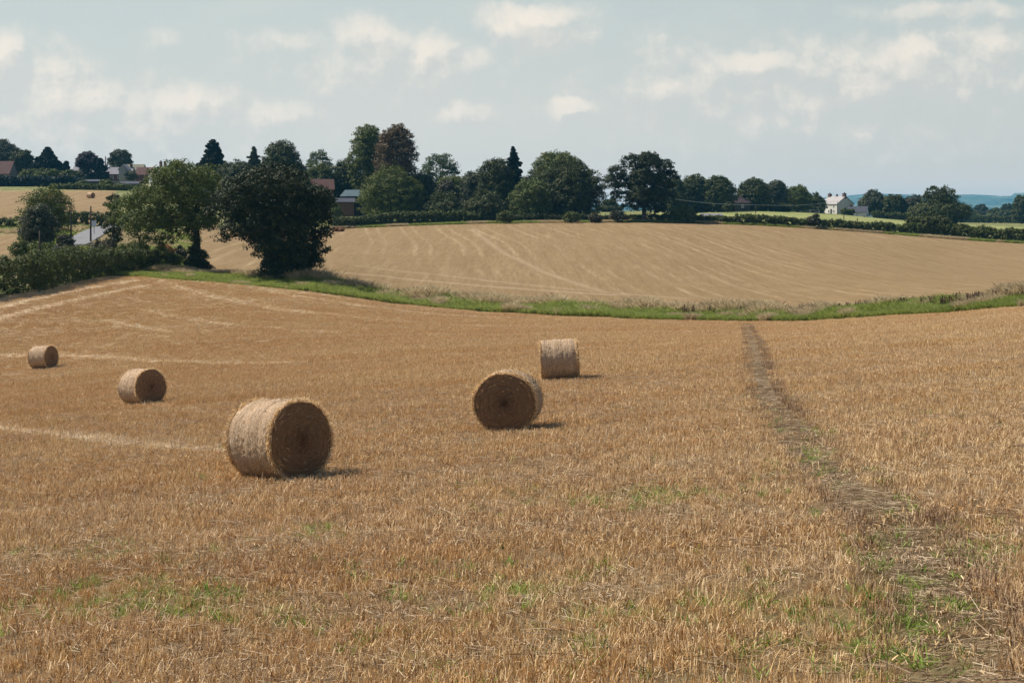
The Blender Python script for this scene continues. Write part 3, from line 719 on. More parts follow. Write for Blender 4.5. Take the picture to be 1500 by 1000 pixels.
B = 0
def SS(*a, **k):
    global B
    B += 1; return shrub(*a, seed=B*5, **k)
for px, Y, top, hw, mt, lb in [
 (45,440,246,20,'green','green garden bush below the dark tree beside the red barn'),
 (72,436,246,24,'green','light green garden bush below the pyramid conifer'),
 (102,436,247,22,'hedge','dark green garden bush right of the pyramid conifer'),
 (122,440,243,15,'hedgeb','brownish garden bush under the purplish cedar'),
 (192,446,244,10,'grey','soft grey green bush in front of the village houses, right of the slate roof'),
 (120,418,264,10,'lime','yellow green bush above the far hillside hay bale'),
 (156,424,262,11,'green','green round bush before the village garden wall'),
 (175,420,268,7,'green','small green bush before the dark sheds of the village'),
 (15,428,258,16,'hedge','dark bush under the red roofed barn'),
 (480,322,277,14,'dark','dark bush hiding the wall of the red tiled house right of the near black oak'),
 (492,320,288,11,'green','green bush left of the brick outbuilding'),
 (1066,418,292,8,'dark','dark bush hiding the left part of the purplish roofed house'),
 (1192,303,307,10,'hedgeb','brownish bush standing up out of the far hedge before the pasture'),
 (1000,307,303,24,'hedge','ivy green mound right of the lone oak'),
 (741,302,307,14,'hedge','dark round bush at the edge of the far field, below the spruce'),
 (838,302,309,14,'hedge','dark round bush at the edge of the far field, below the dark dome'),
 (872,303,312,12,'hedgeb','pale brown low bush at the edge of the far field, left of the lone oak'),
 (905,304,306,14,'hedgeb','brown leafed bush at the left foot of the lone oak'),
 (1362,305,314,38,'dark','wide dark bush bulging out of the hedge under the wide dark tree'),
 (497,281,334,9,'rust','rust red low bush at the right edge of the near black oak'),
 (242,168,338,15,'orange','orange leaved bush under the big light green tree'),
 (200,272,271,5,'rust','small red bush on the bank above the hillside field'),
 (95,200,337,15,'hedgeb','straw brown bush beside the bend of the lane'),
 (30,172,345,20,'green','green bramble mound at the left behind the dark hedge'),
 (62,168,352,26,'green','bramble mound behind the hedge, below the grey green small tree'),
 (100,170,356,24,'hedgeb','olive bramble mound below the bend of the lane'),
 (150,172,345,24,'hedgeb','dull bramble mound right of the lane'),
 (190,172,348,22,'green','green bramble mound left of the orange leaved bush'),
 (178,160,362,20,'hedge','dark bramble in front of the mounds right of the lane'),
 (215,158,364,20,'green','leafy bramble left of the ivy covered trunk'),
 (205,165,346,20,'green','green bramble under the left side of the big light green tree'),
 (232,166,354,18,'lime','yellow green rough bush between bramble and ivy covered trunk'),
 (262,170,356,15,'hedgeb','brown green bush just left of the ivy covered trunk'),
 (252,163,366,18,'lime','yellow green rough growth at the left foot of the ivy covered trunk'),
 (228,250,320,24,'hedge','dark thicket seen through the big light green tree')]:
    if mt == 'rust' and px == 200: SS(200, 409, 272, 5, mt, lb); continue
    SS(px, Y, top, hw, mt, lb)

hedge([(-40,124),(40,131),(100,141),(160,152),(232,160)], [3.5,3.3,3.2,2.7,2.2], 2.6, 'hedge', 'thick near dark hedge running from the left edge to the big light green tree', 1, 1.5, leaf=.11)
hedge([(-20,426),(60,426),(128,428)], 3.0, 2.5, 'blue', 'tall dark garden hedge under the bushes of the village', 2, 1.2)
hedge([(75,411),(130,409),(215,407)], 1.6, 1.8, 'green', 'low clipped hedge along the top of the hillside field', 3, 1.0)
hedge([(-20,244),(26,243)], 2.0, 2.0, 'hedge', 'short dark hedge at the left edge below the hillside field', 4)
hedge([(92,254),(130,256),(190,258)], 2.4, 2.2, 'hedge', 'dark hedge behind the lane and its poles', 5, 1.1)
hedge([(487,292),(560,299),(640,304),(700,307)], [2.0,2.6,2.9,2.2], 2.2, 'hedge', 'uneven green hedge in front of the meadow, left part of the far field edge', 6, 1.3)
hedge([(700,308),(800,309),(890,309)], [1.4,1.8,1.4], 1.6, 'dark', 'low dark hedge below the spruce and the dark dome', 7, 1.1)
hedge([(885,310),(960,309),(1080,305)], [1.2,1.7,1.6], 1.6, 'hedge', 'hedge at both sides of the lone oak trunk', 8, 1.0)
hedge([(1078,305),(1180,304),(1330,302)], [2.2,2.0,2.3], 1.8, 'hedge', 'dark hedge between the far field and the green pasture', 9, 1.2)
hedge([(1330,302),(1400,300),(1540,290)], [2.6,2.8,2.7], 2.0, 'hedge', 'tall dark hedge at the top right of the far field', 10, 1.2)
hedge([(1160,478),(1205,484)], 2.0, 1.5, 'dark', 'short dark garden hedge left of the pale farmhouse', 12, 1.0)
hedge([(1234,490),(1250,492)], 2.0, 1.5, 'green', 'small hedge between the pale farmhouse and the white cottage', 13, 1.0)
hedge([(960,428),(1060,436),(1160,448)], 2.4, 2.0, 'dark', 'dark undergrowth line beneath the trees behind the pasture', 14, .8)
hedge([(1278,492),(1340,494),(1400,492)], 2.2, 2.2, 'hedge', 'scrubby hedge under the trees right of the white cottage', 15, .8)
hedge([(1395,700),(1450,690),(1530,670)], 3.5, 3, 'hedge', 'far field hedge under the distant tree belt at right', 16, .6)

# ------------------------------------------------------------------ lane
def lane():
    ctr = [(60,196),(95,206),(112,214),(124,224),(140,238),(158,252),(180,262),(220,268)]
    W_ = [at(*p) for p in ctr]; P = np.array([(p.x, p.y) for p in W_]); cum = np.concatenate([[0], np.cumsum(np.hypot(*np.diff(P, axis=0).T))])
    s_ = np.linspace(0, cum[-1], 80); X = np.interp(s_, cum, P[:, 0]); Y = np.interp(s_, cum, P[:, 1])
    tx, ty = np.gradient(X), np.gradient(Y); ln = np.hypot(tx, ty); nx, ny = -ty/ln, tx/ln; v = []
    for k in np.linspace(-2.1, 2.1, 7):
        xx, yy = X+nx*k, Y+ny*k; v.append(np.stack([xx, yy, height(X, Y)*.7+height(xx, yy)*.3+.22], 1))
    v = np.array(v); idx = np.arange(7*80).reshape(7, 80); v = v.reshape(-1, 3)
    f = np.stack([idx[:-1, :-1], idx[:-1, 1:], idx[1:, 1:], idx[1:, :-1]], -1).reshape(-1, 4)
    tag(obj('lane', mesh_np('lane', v, f, M['asphalt'], True)), None, None, kind='structure')
lane()

# ------------------------------------------------------------------ buildings
def building(name, px, Y, w, d_, eave, ridge, rot, wall, roof, label, cat='house', chim=(), windows=(), basez=None, open_front=False, door=None):
    loc = at(px, Y)
    if basez is not None: loc.z = basez
    root = thing(name, loc, label, cat, rz=rot); hx, hy = w/2, d_/2
    mb = MB(); lo = -1.0
    mb.quad((-hx,-hy,lo),(hx,-hy,lo),(hx,-hy,eave),(-hx,-hy,eave)) if not open_front else None
    mb.quad((hx,hy,lo),(-hx,hy,lo),(-hx,hy,eave),(hx,hy,eave))
    mb.quad((hx,-hy,lo),(hx,hy,lo),(hx,hy,eave),(hx,0,ridge),(hx,-hy,eave))
    mb.quad((-hx,hy,lo),(-hx,-hy,lo),(-hx,-hy,eave),(-hx,0,ridge),(-hx,hy,eave))
    if open_front:
        mb.box((-hx+.15,-hy+.15,eave/2),(.3,.3,eave)); mb.box((hx-.15,-hy+.15,eave/2),(.3,.3,eave)); mb.box((0,-hy+.15,eave/2),(.3,.3,eave))
    mb.build('wall', M[wall], root)
    rf = MB(); ov = .3; th = .16; sl_ = (ridge-eave)/hy
    for sg in (-1, 1):
        y0, z0 = sg*(hy+ov), eave-sl_*ov
        a = [(-hx-ov, y0, z0+.02), (hx+ov, y0, z0+.02), (hx+ov, 0, ridge+.02), (-hx-ov, 0, ridge+.02)]
        b_ = [(x, y, z+th) for x, y, z in a]
        rf.quad(*a); rf.quad(*b_[::-1])
        for i in range(4):
            j = (i+1) % 4; rf.quad(a[i], a[j], b_[j], b_[i])
    ro = rf.build('roof', M[roof], root)
    for (cx, ch, cw) in chim:
        m_ = MB(); m_.box((cx, 0, ridge+ch/2-.4), (cw, cw*.7, ch+.8)); m_.box((cx, 0, ridge+ch+.06), (cw+.12, cw*.7+.12, .12))
        m_.tube([(cx-.15, 0, ridge+ch+.1), (cx-.15, 0, ridge+ch+.5)], [.13, .11], 8); m_.tube([(cx+.2, 0, ridge+ch+.1), (cx+.2, 0, ridge+ch+.5)], [.13, .11], 8)
        m_.build('chimney', M['chim'], ro)
    for (side, wx, wz, ww, wh) in windows:
        m_ = MB(); g2 = MB()
        def bx(mm, cx, cz, sx, sz, dep):
            if side == 'f': mm.box((cx, -hy-dep, cz), (sx, .08, sz))
            else: mm.box((hx+dep, cx, cz), (.08, sx, sz))
        for s_ in (-1, 1): bx(m_, wx+s_*ww/2, wz, .12, wh+.12, .03); bx(m_, wx, wz+s_*wh/2, ww, .1, .032)
        bx(m_, wx, wz, .08, wh-.1, .02)
        fr = m_.build('window', M['framew'], root)
        bx(g2, wx, wz, ww-.1, wh-.1, -.01); g2.build('pane', M['glass'], fr)
    if door:
        m_ = MB(); m_.box((door, -hy-.03, 1.0), (1.0, .08, 2.0)); m_.build('door', M['timber'], root)
    return root
def bz(py, Y): return zat(py, Y)
building('farmhouse', 1226, 520, 10, 7.2, 3.9, 6.6, math.radians(113-180), 'cream', 'paleslate', 'pale two storey farmhouse with grey roof on the right skyline', chim=((-4.4,1.0,1.3),(0,.5,.7),(4.4,1.0,1.3)),
  windows=(('f',-3,1.2,.9,1.1),('f',0,1.2,.9,1.1),('f',3,1.2,.9,1.1),('f',-3,3,.9,1),('f',3,3,.9,1)), door=1.5, basez=bz(314.5,520))
building('cottage', 1257, 505, 6.5, 3.6, 1.5, 3.3, math.radians(-28+180), 'white', 'darkroof', 'small white cottage with dark roof right of the pale farmhouse', windows=(('f',-1.2,.9,.7,.8),), basez=bz(316.5,505), chim=((2.6,.4,.5),))
building('shed', 1316, 498, 6.6, 4, 1.0, 2.0, .08, 'timber', 'darkroof', 'low shed with blue black roof under the trees right of the white cottage', 'shed')
building('house', 1079, 440, 6, 6, 2.6, 4.6, .5, 'timber', 'dullroof', 'dark house with dull purplish roof in the gap of the trees behind the pasture', chim=((2.2,.7,.6),), windows=(('f',0,1.5,.8,.9),))
building('shed', 1042, 330, 4.6, 3.4, 1.2, 2.1, -.12, 'stone', 'slate', 'grey roofed stone shed behind the far hedge, right of the ivy mound', 'shed', basez=bz(327,330))
building('shed', 1074, 322, 2.6, 2.6, .9, 1.7, .35, 'timber', 'redtile', 'small rusty roofed shed sunk in the far hedge', 'shed', basez=bz(330,322))
building('barn', -2, 444, 9.6, 6, 2.9, 6.6, -.1, 'stone', 'redtile', 'red roofed barn at the left edge of the skyline', 'barn', basez=bz(268,444))
building('house', 172, 452, 10, 6, 2.6, 4.7, .06, 'brick', 'slate', 'long village house with slate roof and small windows', chim=((-3.4,.8,.7),(4.4,.9,.7)),
  windows=(('f',-3.4,1.6,.8,.9),('f',-1,1.6,.8,.9),('f',1.2,1.6,.8,.9),('f',3.4,1.6,.8,.9)), basez=bz(267.5,452))
building('cottage', 183, 449.4, 4.5, 2.6, 4.2, 5.6, math.radians(90), 'greyrender', 'slate', 'tall pale gabled cottage built against the slate roofed village house', basez=bz(267.5,449))
building('house', 198, 470, 6, 5, 4.4, 6.2, 0, 'greyrender', 'olive', 'house with mossy olive roof behind the village bushes', basez=bz(269,470))
building('house', 220, 462, 8, 5.5, 2.6, 4.9, 0, 'brick', 'redtile', 'house with long dull red tiled roof left of the grey roofed one in the village', basez=bz(268,462))
building('house', 240, 440, 7, 6, 2.6, 5.2, math.radians(-40), 'white', 'paleslate', 'white gabled house with grey roof and tall chimneys above the big light green tree', chim=((-1.5,1.9,.8),(.6,1.7,.7)), windows=(('f',-1,1.2,.8,.9),), basez=bz(271,440))
building('house', 128, 462, 8, 5.5, 3.4, 5.6, 0, 'brick', 'slate', 'brick village house behind the cedar, only its ridge and chimney showing', chim=((-3.5,1.2,.8),), basez=bz(269,462))
building('shed', 136, 426, 4.0, 3, 1.6, 2.1, 0, 'timber', 'darkroof', 'dark flat shed above the hillside hay bale', 'shed', basez=bz(274,426))
building('shed', 191, 424, 5.2, 3, 1.3, 1.9, 0, 'timber', 'darkroof', 'dark long shed under the village houses, near the red bush', 'shed', basez=bz(276,424))
building('house', 472, 340, 5.0, 6, 5.2, 7.6, .2, 'brick', 'redtile', 'house with red tiled roof seen right of the near black oak', basez=bz(310,340), windows=(('f',1,3.5,.8,.9),), chim=())
building('barn', 522, 338, 5.4, 5, 3.6, 5.0, -.35, 'timber', 'teal', 'open barn with blue grey sheet metal roof left of the wide green dome tree', 'barn', basez=bz(310,338), open_front=True)
building('outbuilding', 506, 331, 4.0, 3, 2.2, 3.0, .1, 'brick', 'darkroof', 'brick outbuilding in front of the open barn with sheet metal roof', 'shed', basez=bz(310,331))
def wall_thing(name, pts, h, thick, mat, label, cat, rails=False):
    W_ = [at(*p) for p in pts]; root = thing(name, W_[0], label, cat); o0 = W_[0]
    if not rails:
        mb = MB()
        for a, b_ in zip(W_, W_[1:]):
            n_ = max(1, int((b_-a).length/3))
            for i in range(n_):
                p = a.lerp(b_, (i+.5)/n_); L_ = (b_-a).length/n_; z = gz(p.x, p.y)
                mb.box((p.x-o0.x, p.y-o0.y, z-o0.z+h/2-.1), (L_+.001*i, thick, h+.2), math.atan2(b_.y-a.y, b_.x-a.x))
        mb.build('masonry', M[mat], root)
    else:
        for a, b_ in zip(W_, W_[1:]):
            n_ = max(1, int((b_-a).length/3.2)); pr = None
            for i in range(n_+1):
                p = a.lerp(b_, i/n_); p.z = gz(p.x, p.y); mb = MB(); mb.box(tuple(p-o0+Vector((0, 0, h/2-.1))), (.13, .13, h+.2)); mb.build('post', M[mat], root)
                if pr is not None:
                    for hh in (.45, .9):
                        r2 = MB(); r2.tube([pr-o0+Vector((0, .09, h*hh)), p-o0+Vector((0, .09, h*hh))], [.04, .04], 4); r2.build('rail', M[mat], root)
                pr = p
wall_thing('garden_wall', [(150,434),(200,436)], 1.6, .4, 'stone', 'pale stone garden wall before the slate roofed village house', 'wall')
wall_thing('fence', [(518,318),(560,319)], 1.0, .1, 'wire', 'pale grey rail fence in front of the open barn', 'fence', True)
wall_thing('fence', [(1255,478),(1300,482),(1345,484)], 1.1, .1, 'pole', 'dark post fence along the top of the pasture, right of the white cottage', 'fence', True)
wall_thing('fence', [(1120,470),(1200,476)], 1.1, .1, 'wire', 'grey post and rail fence along the top of the pasture, left of the pale farmhouse', 'fence', True)

def pole(px, Y, top, label, arm=False, r=.13, bottom=None):
    loc = at(px, Y); H = zat(top, Y)-loc.z; root = thing('utility_pole', loc, label, 'pole')
    mb = MB(); mb.tube([(0, 0, -.5), (0, 0, H*.5), (0, 0, H)], [r, r*.85, r*.7], 8); mb.build('shaft', M['pole'], root, True)
    m2 = MB(); m2.box((0, -.05, H-.35), (.9, .1, .1)); m2.tube([(-.35, -.05, H-.3), (-.35, -.05, H-.12)], [.05, .03], 6); m2.tube([(.35, -.05, H-.3), (.35, -.05, H-.12)], [.05, .03], 6)
    m2.build('crossarm', M['pole'], root) if arm else None
    return loc+Vector((0, 0, H))
pole(58.5, 158, 338, 'dark pole nearest the camera, standing behind the near hedge at left')
pole(104, 205, 307, 'slim pole beside the right edge of the roadside tree')
pole(133, 216, 302, 'pole standing on the verge at the bend of the lane', r=.15)
pole(154.5, 460, 229, 'tall thin pole on the village skyline between cedar and fluffy tree', r=.2)
p1 = pole(960, 395, 287, 'distant pole just behind the right side of the lone oak', True)
p2 = pole(1107, 400, 300, 'thin distant pole in the pasture carrying the pale cable')
p3 = pole(1227, 490, 295, 'short pole in front of the pale farmhouse')
p4 = pole(1236, 335, 314, 'short dark post in the pasture below the pale farmhouse', r=.12)
pole(1256, 380, 319, 'small post in the pasture below the white cottage', r=.12)
pole(1266, 450, 316, 'tiny post in the pasture, rightmost of the three', r=.12)
mb = MB(); n_ = 24; pts = []
for i in range(n_+1):
    s_ = i/n_; p = (p1.lerp(p2, s_*2) if s_ < .5 else p2.lerp(p3, s_*2-1)); p = p.copy(); p.z -= .7*math.sin(math.pi*((s_*2) % 1)); pts.append(p-p1)
mb.tube(pts, [.035]*len(pts), 4); root = mb.build('power_cable', M['wire'], None); root.location = p1
tag(root, 'pale overhead cable crossing in front of the dark trees behind the pasture', 'cable')
loc = at(138, 232); root = thing('road_sign', loc, 'small pale sign beside the lane, right of the lane pole', 'sign')
mb = MB(); mb.tube([(0, 0, -.3), (0, 0, 2.0)], [.05, .05], 6); mb.build('post', M['pole'], root)
mb = MB(); mb.box((0, -.08, 1.9), (.75, .04, 1.0)); mb.build('panel', M['signw'], root)

# ------------------------------------------------------------------ hay bales
def bale_mats():
    m, t, b, out = new_mat('bale_wrap'); tcn = t.n('ShaderNodeTexCoord').outputs['Object']
    s1 = t.noise(t.mapping(tcn, sc=(22, 3, 3)), 1, 4, .6); s2_ = t.noise(tcn, 30, 4, .75); s3 = t.noise(tcn, 2.2, 3, .6)
    s4 = t.noise(t.mapping(tcn, sc=(70, 5, 5)), 1, 3, .6)
    c = t.mix(t.ramp(s2_, .35, .68), (.32, .20, .105), (.64, .47, .31))
    c = t.mix(t.m('MULTIPLY', t.ramp(s3, .4, .7), .5), c, (.33, .22, .13))
    c = t.mix(t.m('MULTIPLY', t.ramp(s1, .5, .72), .6), c, (.26, .16, .09))
    c = t.mix(t.m('MULTIPLY', t.ramp(s4, .52, .7), .4), c, (.75, .66, .54))
    t.l(c, b.inputs['Base Color']); bump(t, b, t.m('ADD', s2_, t.m('MULTIPLY', s1, 1.2)), .9, .035); b.inputs['Roughness'].default_value = .7
    M['wrap'] = m
    m, t, b, out = new_mat('bale_end'); tcn = t.n('ShaderNodeTexCoord').outputs['Object']
    s_ = t.n('ShaderNodeSeparateXYZ'); t.l(tcn, s_.inputs[0])
    rr = t.m('SQRT', t.m('ADD', t.m('MULTIPLY', s_.outputs[1], s_.outputs[1]), t.m('MULTIPLY', s_.outputs[2], s_.outputs[2])))
    an = t.m('ARCTAN2', s_.outputs[2], s_.outputs[1])
    nn = t.noise(tcn, 9, 4, .7)
    cv_ = t.n('ShaderNodeCombineXYZ'); t.l(t.m('MULTIPLY', t.m('ADD', rr, t.m('MULTIPLY', nn, .12)), 36), cv_.inputs[0]); t.l(t.m('MULTIPLY', an, 2.2), cv_.inputs[1])
    ring = t.noise(cv_.outputs[0], 1, 4, .7); f2 = t.noise(tcn, 42, 3, .75)
    c = t.mix(t.ramp(ring, .35, .68), (.22, .12, .06), (.42, .25, .13))
    c = t.mix(t.m('MULTIPLY', t.ramp(f2, .45, .7), .6), c, (.42, .28, .165))
    c = t.mix(t.m('MULTIPLY', t.ramp(rr, .28, .05), .2), c, (.16, .09, .05))
    t.l(c, b.inputs['Base Color']); bump(t, b, t.m('ADD', ring, f2), 1.0, .05)
    M['baleend'] = m
bale_mats()
def bale(px, Y, rowbase, D, Lg, ax, label, seed, group, fuzz=900, detail=1.0):
    """ax: ground direction of the bale's axis"""
    r_ = np.random.default_rng(seed); loc = at(px, Y); R = D/2
    root = thing('hay_bale', loc, label, 'hay bale', group)
    axv = Vector((ax[0], ax[1], 0)).normalized()
    e = .6; zx = (gz(loc.x+axv.x*e, loc.y+axv.y*e)-gz(loc.x-axv.x*e, loc.y-axv.y*e))/(2*e)
    X_ = Vector((axv.x, axv.y, zx)).normalized(); pr = Vector((-axv.y, axv.x, 0))
    zy = (gz(loc.x+pr.x*e, loc.y+pr.y*e)-gz(loc.x-pr.x*e, loc.y-pr.y*e))/(2*e)
    Y_ = Vector((pr.x, pr.y, zy)).normalized(); Z_ = X_.cross(Y_).normalized(); Y_ = Z_.cross(X_)
    root.rotation_euler = Matrix((X_, Y_, Z_)).transposed().to_euler()
    zc = R*.955
    na, nl = 96, 28; th = np.linspace(0, 2*np.pi, na, endpoint=False); ls = np.linspace(-1, 1, nl)
    lowf = r_.normal(0, .012, 8)
    def rad(th_, l_):
        base = R*(1+.012*np.sin(3*th_+seed)+.010*np.sin(5*th_+2*seed+l_))
        base *= 1-.045*np.clip(np.abs(l_)-.82, 0, 1)/.18
        base *= 1+.012*np.sin(l_*9+seed)+.008*np.sin(l_*21+seed*2)
        return base
    TH, LS = np.meshgrid(th, ls, indexing='ij'); rr = rad(TH, LS)+r_.normal(0, .006, TH.shape)
    x = LS*Lg/2; y = rr*np.cos(TH); z = rr*np.sin(TH)
    z = np.where(z < -R*.93, -R*.93+(z+R*.93)*.3, z)
    v = np.stack([x, y, z], -1).reshape(-1, 3); idx = np.arange(na*nl).reshape(na, nl)
    f = np.stack([idx, np.roll(idx, -1, 0)], 0); f = np.stack([idx[:, :-1], np.roll(idx, -1, 0)[:, :-1], np.roll(idx, -1, 0)[:, 1:], idx[:, 1:]], -1).reshape(-1, 4)[:, ::-1]
    o = obj('net_wrap', mesh_np('net_wrap', v, f, M['wrap'], True), root); o.location = (0, 0, zc)
    for sd in (-1, 1):
        rs = np.linspace(0, 1, 22)[1:]; TH2, RS = np.meshgrid(th, rs, indexing='ij')
        r2 = rad(TH2, np.full_like(TH2, sd))*RS*.998
        xx = sd*(Lg/2-.006+.05*(1-RS**3)+.012*np.sin(RS*34+TH2+seed)*(1-RS**4))+r_.normal(0, .008, TH2.shape)*(RS < .99)
        y2, z2 = r2*np.cos(TH2), r2*np.sin(TH2); z2 = np.where(z2 < -R*.93, -R*.93+(z2+R*.93)*.3, z2)
        v2 = np.concatenate([np.stack([xx, y2, z2], -1).reshape(-1, 3), [[sd*(Lg/2+.045), 0, 0]]])
        ix = np.arange(na*21).reshape(na, 21); nx_ = np.roll(ix, -1, 0)
        f2 = np.stack([ix[:, :-1], nx_[:, :-1], nx_[:, 1:], ix[:, 1:]], -1).reshape(-1, 4)
        c0 = len(v2)-1; ctr = np.stack([np.full(na, c0), nx_[:, 0], ix[:, 0], ix[:, 0]], -1)
        ff = [tuple(q_) for q_ in f2[:, ::(-1 if sd < 0 else 1)]]+[(c0, int(nx_[i, 0]), int(ix[i, 0])) for i in range(na)]
        me = bpy.data.meshes.new('end_face'); me.from_pydata(v2.tolist(), [], [tuple(int(a) for a in q_) for q_ in ff]); me.materials.append(M['baleend'])
        for p_ in me.polygons: p_.use_smooth = True
        eo = obj('end_face', me, root); eo.location = (0, 0, zc)
        # loose straws sticking out of the end and round its rim
        n = fuzz; a = r_.random(n)*2*np.pi; rim = r_.random(n) < .82
        q_ = np.where(rim, r_.uniform(.93, 1.0, n), np.sqrt(r_.random(n))*.95)*R
        p0 = np.stack([np.full(n, sd*Lg/2)*np.where(rim, r_.uniform(.9, 1.0, n), 1), q_*np.cos(a), q_*np.sin(a)], 1)
        tn = np.stack([np.zeros(n), -np.sin(a), np.cos(a)], 1); rd = np.stack([np.zeros(n), np.cos(a), np.sin(a)], 1)
        dr = tn*r_.normal(0, 1, (n, 1))+rd*np.where(rim, r_.uniform(0, .7, n), 0)[:, None]+np.array([sd, 0, 0])*r_.uniform(.05, .55, n)[:, None]
        dr /= np.linalg.norm(dr, axis=1, keepdims=True); ln = (r_.uniform(.04, .14, n))[:, None]; w = (.004+.00008*Y)
        sdv = np.cross(dr, r_.normal(0, 1, (n, 3))); sdv /= np.linalg.norm(sdv, axis=1, keepdims=True)
        vv_ = np.stack([p0-sdv*w, p0+sdv*w, p0+dr*ln+sdv*w*.5, p0+dr*ln-sdv*w*.5], 1).reshape(-1, 3)
        vv_[:, 2] = np.maximum(vv_[:, 2], -R*.95)
        so_ = obj('loose_straw', mesh_np('loose_straw', vv_, np.arange(4*n).reshape(-1, 4), M['straw'], False, fattrs={'v': r_.random(n)}), root); so_.location = (0, 0, zc)
    n = int(fuzz*1.2); a = r_.random(n)*2*np.pi; p0 = np.stack([r_.uniform(-1, 1, n)*Lg/2*.98, R*1.0*np.cos(a), R*1.0*np.sin(a)], 1)
    dr = np.stack([r_.normal(0, .5, n), -np.sin(a)+.28*np.cos(a), np.cos(a)+.28*np.sin(a)], 1)*np.sign(r_.normal(0, 1, (n, 1)))
    dr += .25*np.stack([np.zeros(n), np.cos(a), np.sin(a)], 1)*1.0
    dr /= np.linalg.norm(dr, axis=1, keepdims=True); ln = r_.uniform(.03, .09, n)[:, None]; sdv = np.cross(dr, r_.normal(0, 1, (n, 3))); sdv /= np.linalg.norm(sdv, axis=1, keepdims=True); w = .0035+.00007*Y
    vv_ = np.stack([p0-sdv*w, p0+sdv*w, p0+dr*ln+sdv*w*.4, p0+dr*ln-sdv*w*.4], 1).reshape(-1, 3)
    vv_[:, 2] = np.maximum(vv_[:, 2], -R*.95)
    so_ = obj('loose_straw', mesh_np('loose_straw', vv_, np.arange(4*n).reshape(-1, 4), M['straw_pale'], False, fattrs={'v': r_.random(n)}), root); so_.location = (0, 0, zc)
    return root
G_ = 'round hay bales on the stubble fields'
bale(412, 25.2, 0, 1.42, 1.24, (.73, -.68), 'nearest and biggest round hay bale, its dark end turned to the right', 1, G_, 1500)
bale(746, 31.5, 0, 1.42, 1.24, (-.12, -.993), 'round hay bale showing its dark round end, in front of the one right of it', 2, G_, 1300).scale = (1, 1, .93)
bale(820.5, 48.6, 0, 1.40, 1.26, (1.0, -.03), 'round hay bale seen side on, behind the one facing the camera end on', 3, G_, 800)
bale(210, 54.5, 0, 1.38, 1.26, (.72, -.69), 'round hay bale left behind the biggest one, dark end turned right', 4, G_, 800)
bale(65, 88, 0, 1.40, 1.26, (.93, -.36), 'small round hay bale near the left edge of the near field', 5, G_, 500)
bale(133, 366, 0, 1.5, 1.6, (.85, -.5), 'tiny round hay bale up on the hillside field below the village', 6, G_, 200)

# ------------------------------------------------------------------ stubble, straw, grass (instanced stuff)
def blades(name, n, rad, h0, h1, wid, lean, mat, seed, bend=0, sides=3, tip=.6, flat=False, coll=None):
    r_ = np.random.default_rng(seed); v = []; f = []; val = []
    for i in range(n):
        a = r_.random()*2*math.pi; q_ = rad*math.sqrt(r_.random()); x, y = q_*math.cos(a), q_*math.sin(a)
        h = r_.uniform(h0, h1); la = r_.random()*2*math.pi; le = abs(r_.normal(0, lean))
        if flat:
            d_ = Vector((math.cos(la), math.sin(la), r_.normal(.02, .10))); p0 = Vector((x, y, r_.uniform(.004, .03)))
            pts = [p0, p0+d_*h*.5+Vector((0, 0, .004)), p0+d_*h]
        else:
            d_ = Vector((math.cos(la)*math.sin(le), math.sin(la)*math.sin(le), math.cos(le))); p0 = Vector((x, y, -.01))
            b_ = Vector((math.cos(la), math.sin(la), 0))*bend*h*r_.uniform(.4, 1.3)
            pts = [p0, p0+d_*h*.55+b_*.3, p0+d_*h*(1-.25*bend)+b_]
        w = wid*r_.uniform(.7, 1.3); dr = (pts[-1]-pts[0]).normalized(); s0 = dr.cross(Vector((r_.normal(), r_.normal(), r_.normal()))).normalized(); s1 = dr.cross(s0)
        val_i = r_.random()
        if sides == 3:
            rings = []
            for k, p in enumerate(pts):
                rings.append(len(v)); ww = w*(1, 1, tip)[k]
                for j in range(3):
                    an = 2*math.pi*j/3; v.append(tuple(p+(s0*math.cos(an)+s1*math.sin(an))*ww))
            for r0, r1 in zip(rings, rings[1:]):
                for j in range(3): f.append((r0+j, r0+(j+1) % 3, r1+(j+1) % 3, r1+j)); val.append(val_i)
        else:
            rings = []
            for k, p in enumerate(pts):
                rings.append(len(v)); ww = w*(1, .8, tip)[k]; v.append(tuple(p-s0*ww)); v.append(tuple(p+s0*ww))
            for r0, r1 in zip(rings, rings[1:]): f.append((r0, r0+1, r1+1, r1)); val.append(val_i)
    me = mesh_np(name, v, f, mat, False, fattrs={'v': val}); return obj(name, me, None, coll)
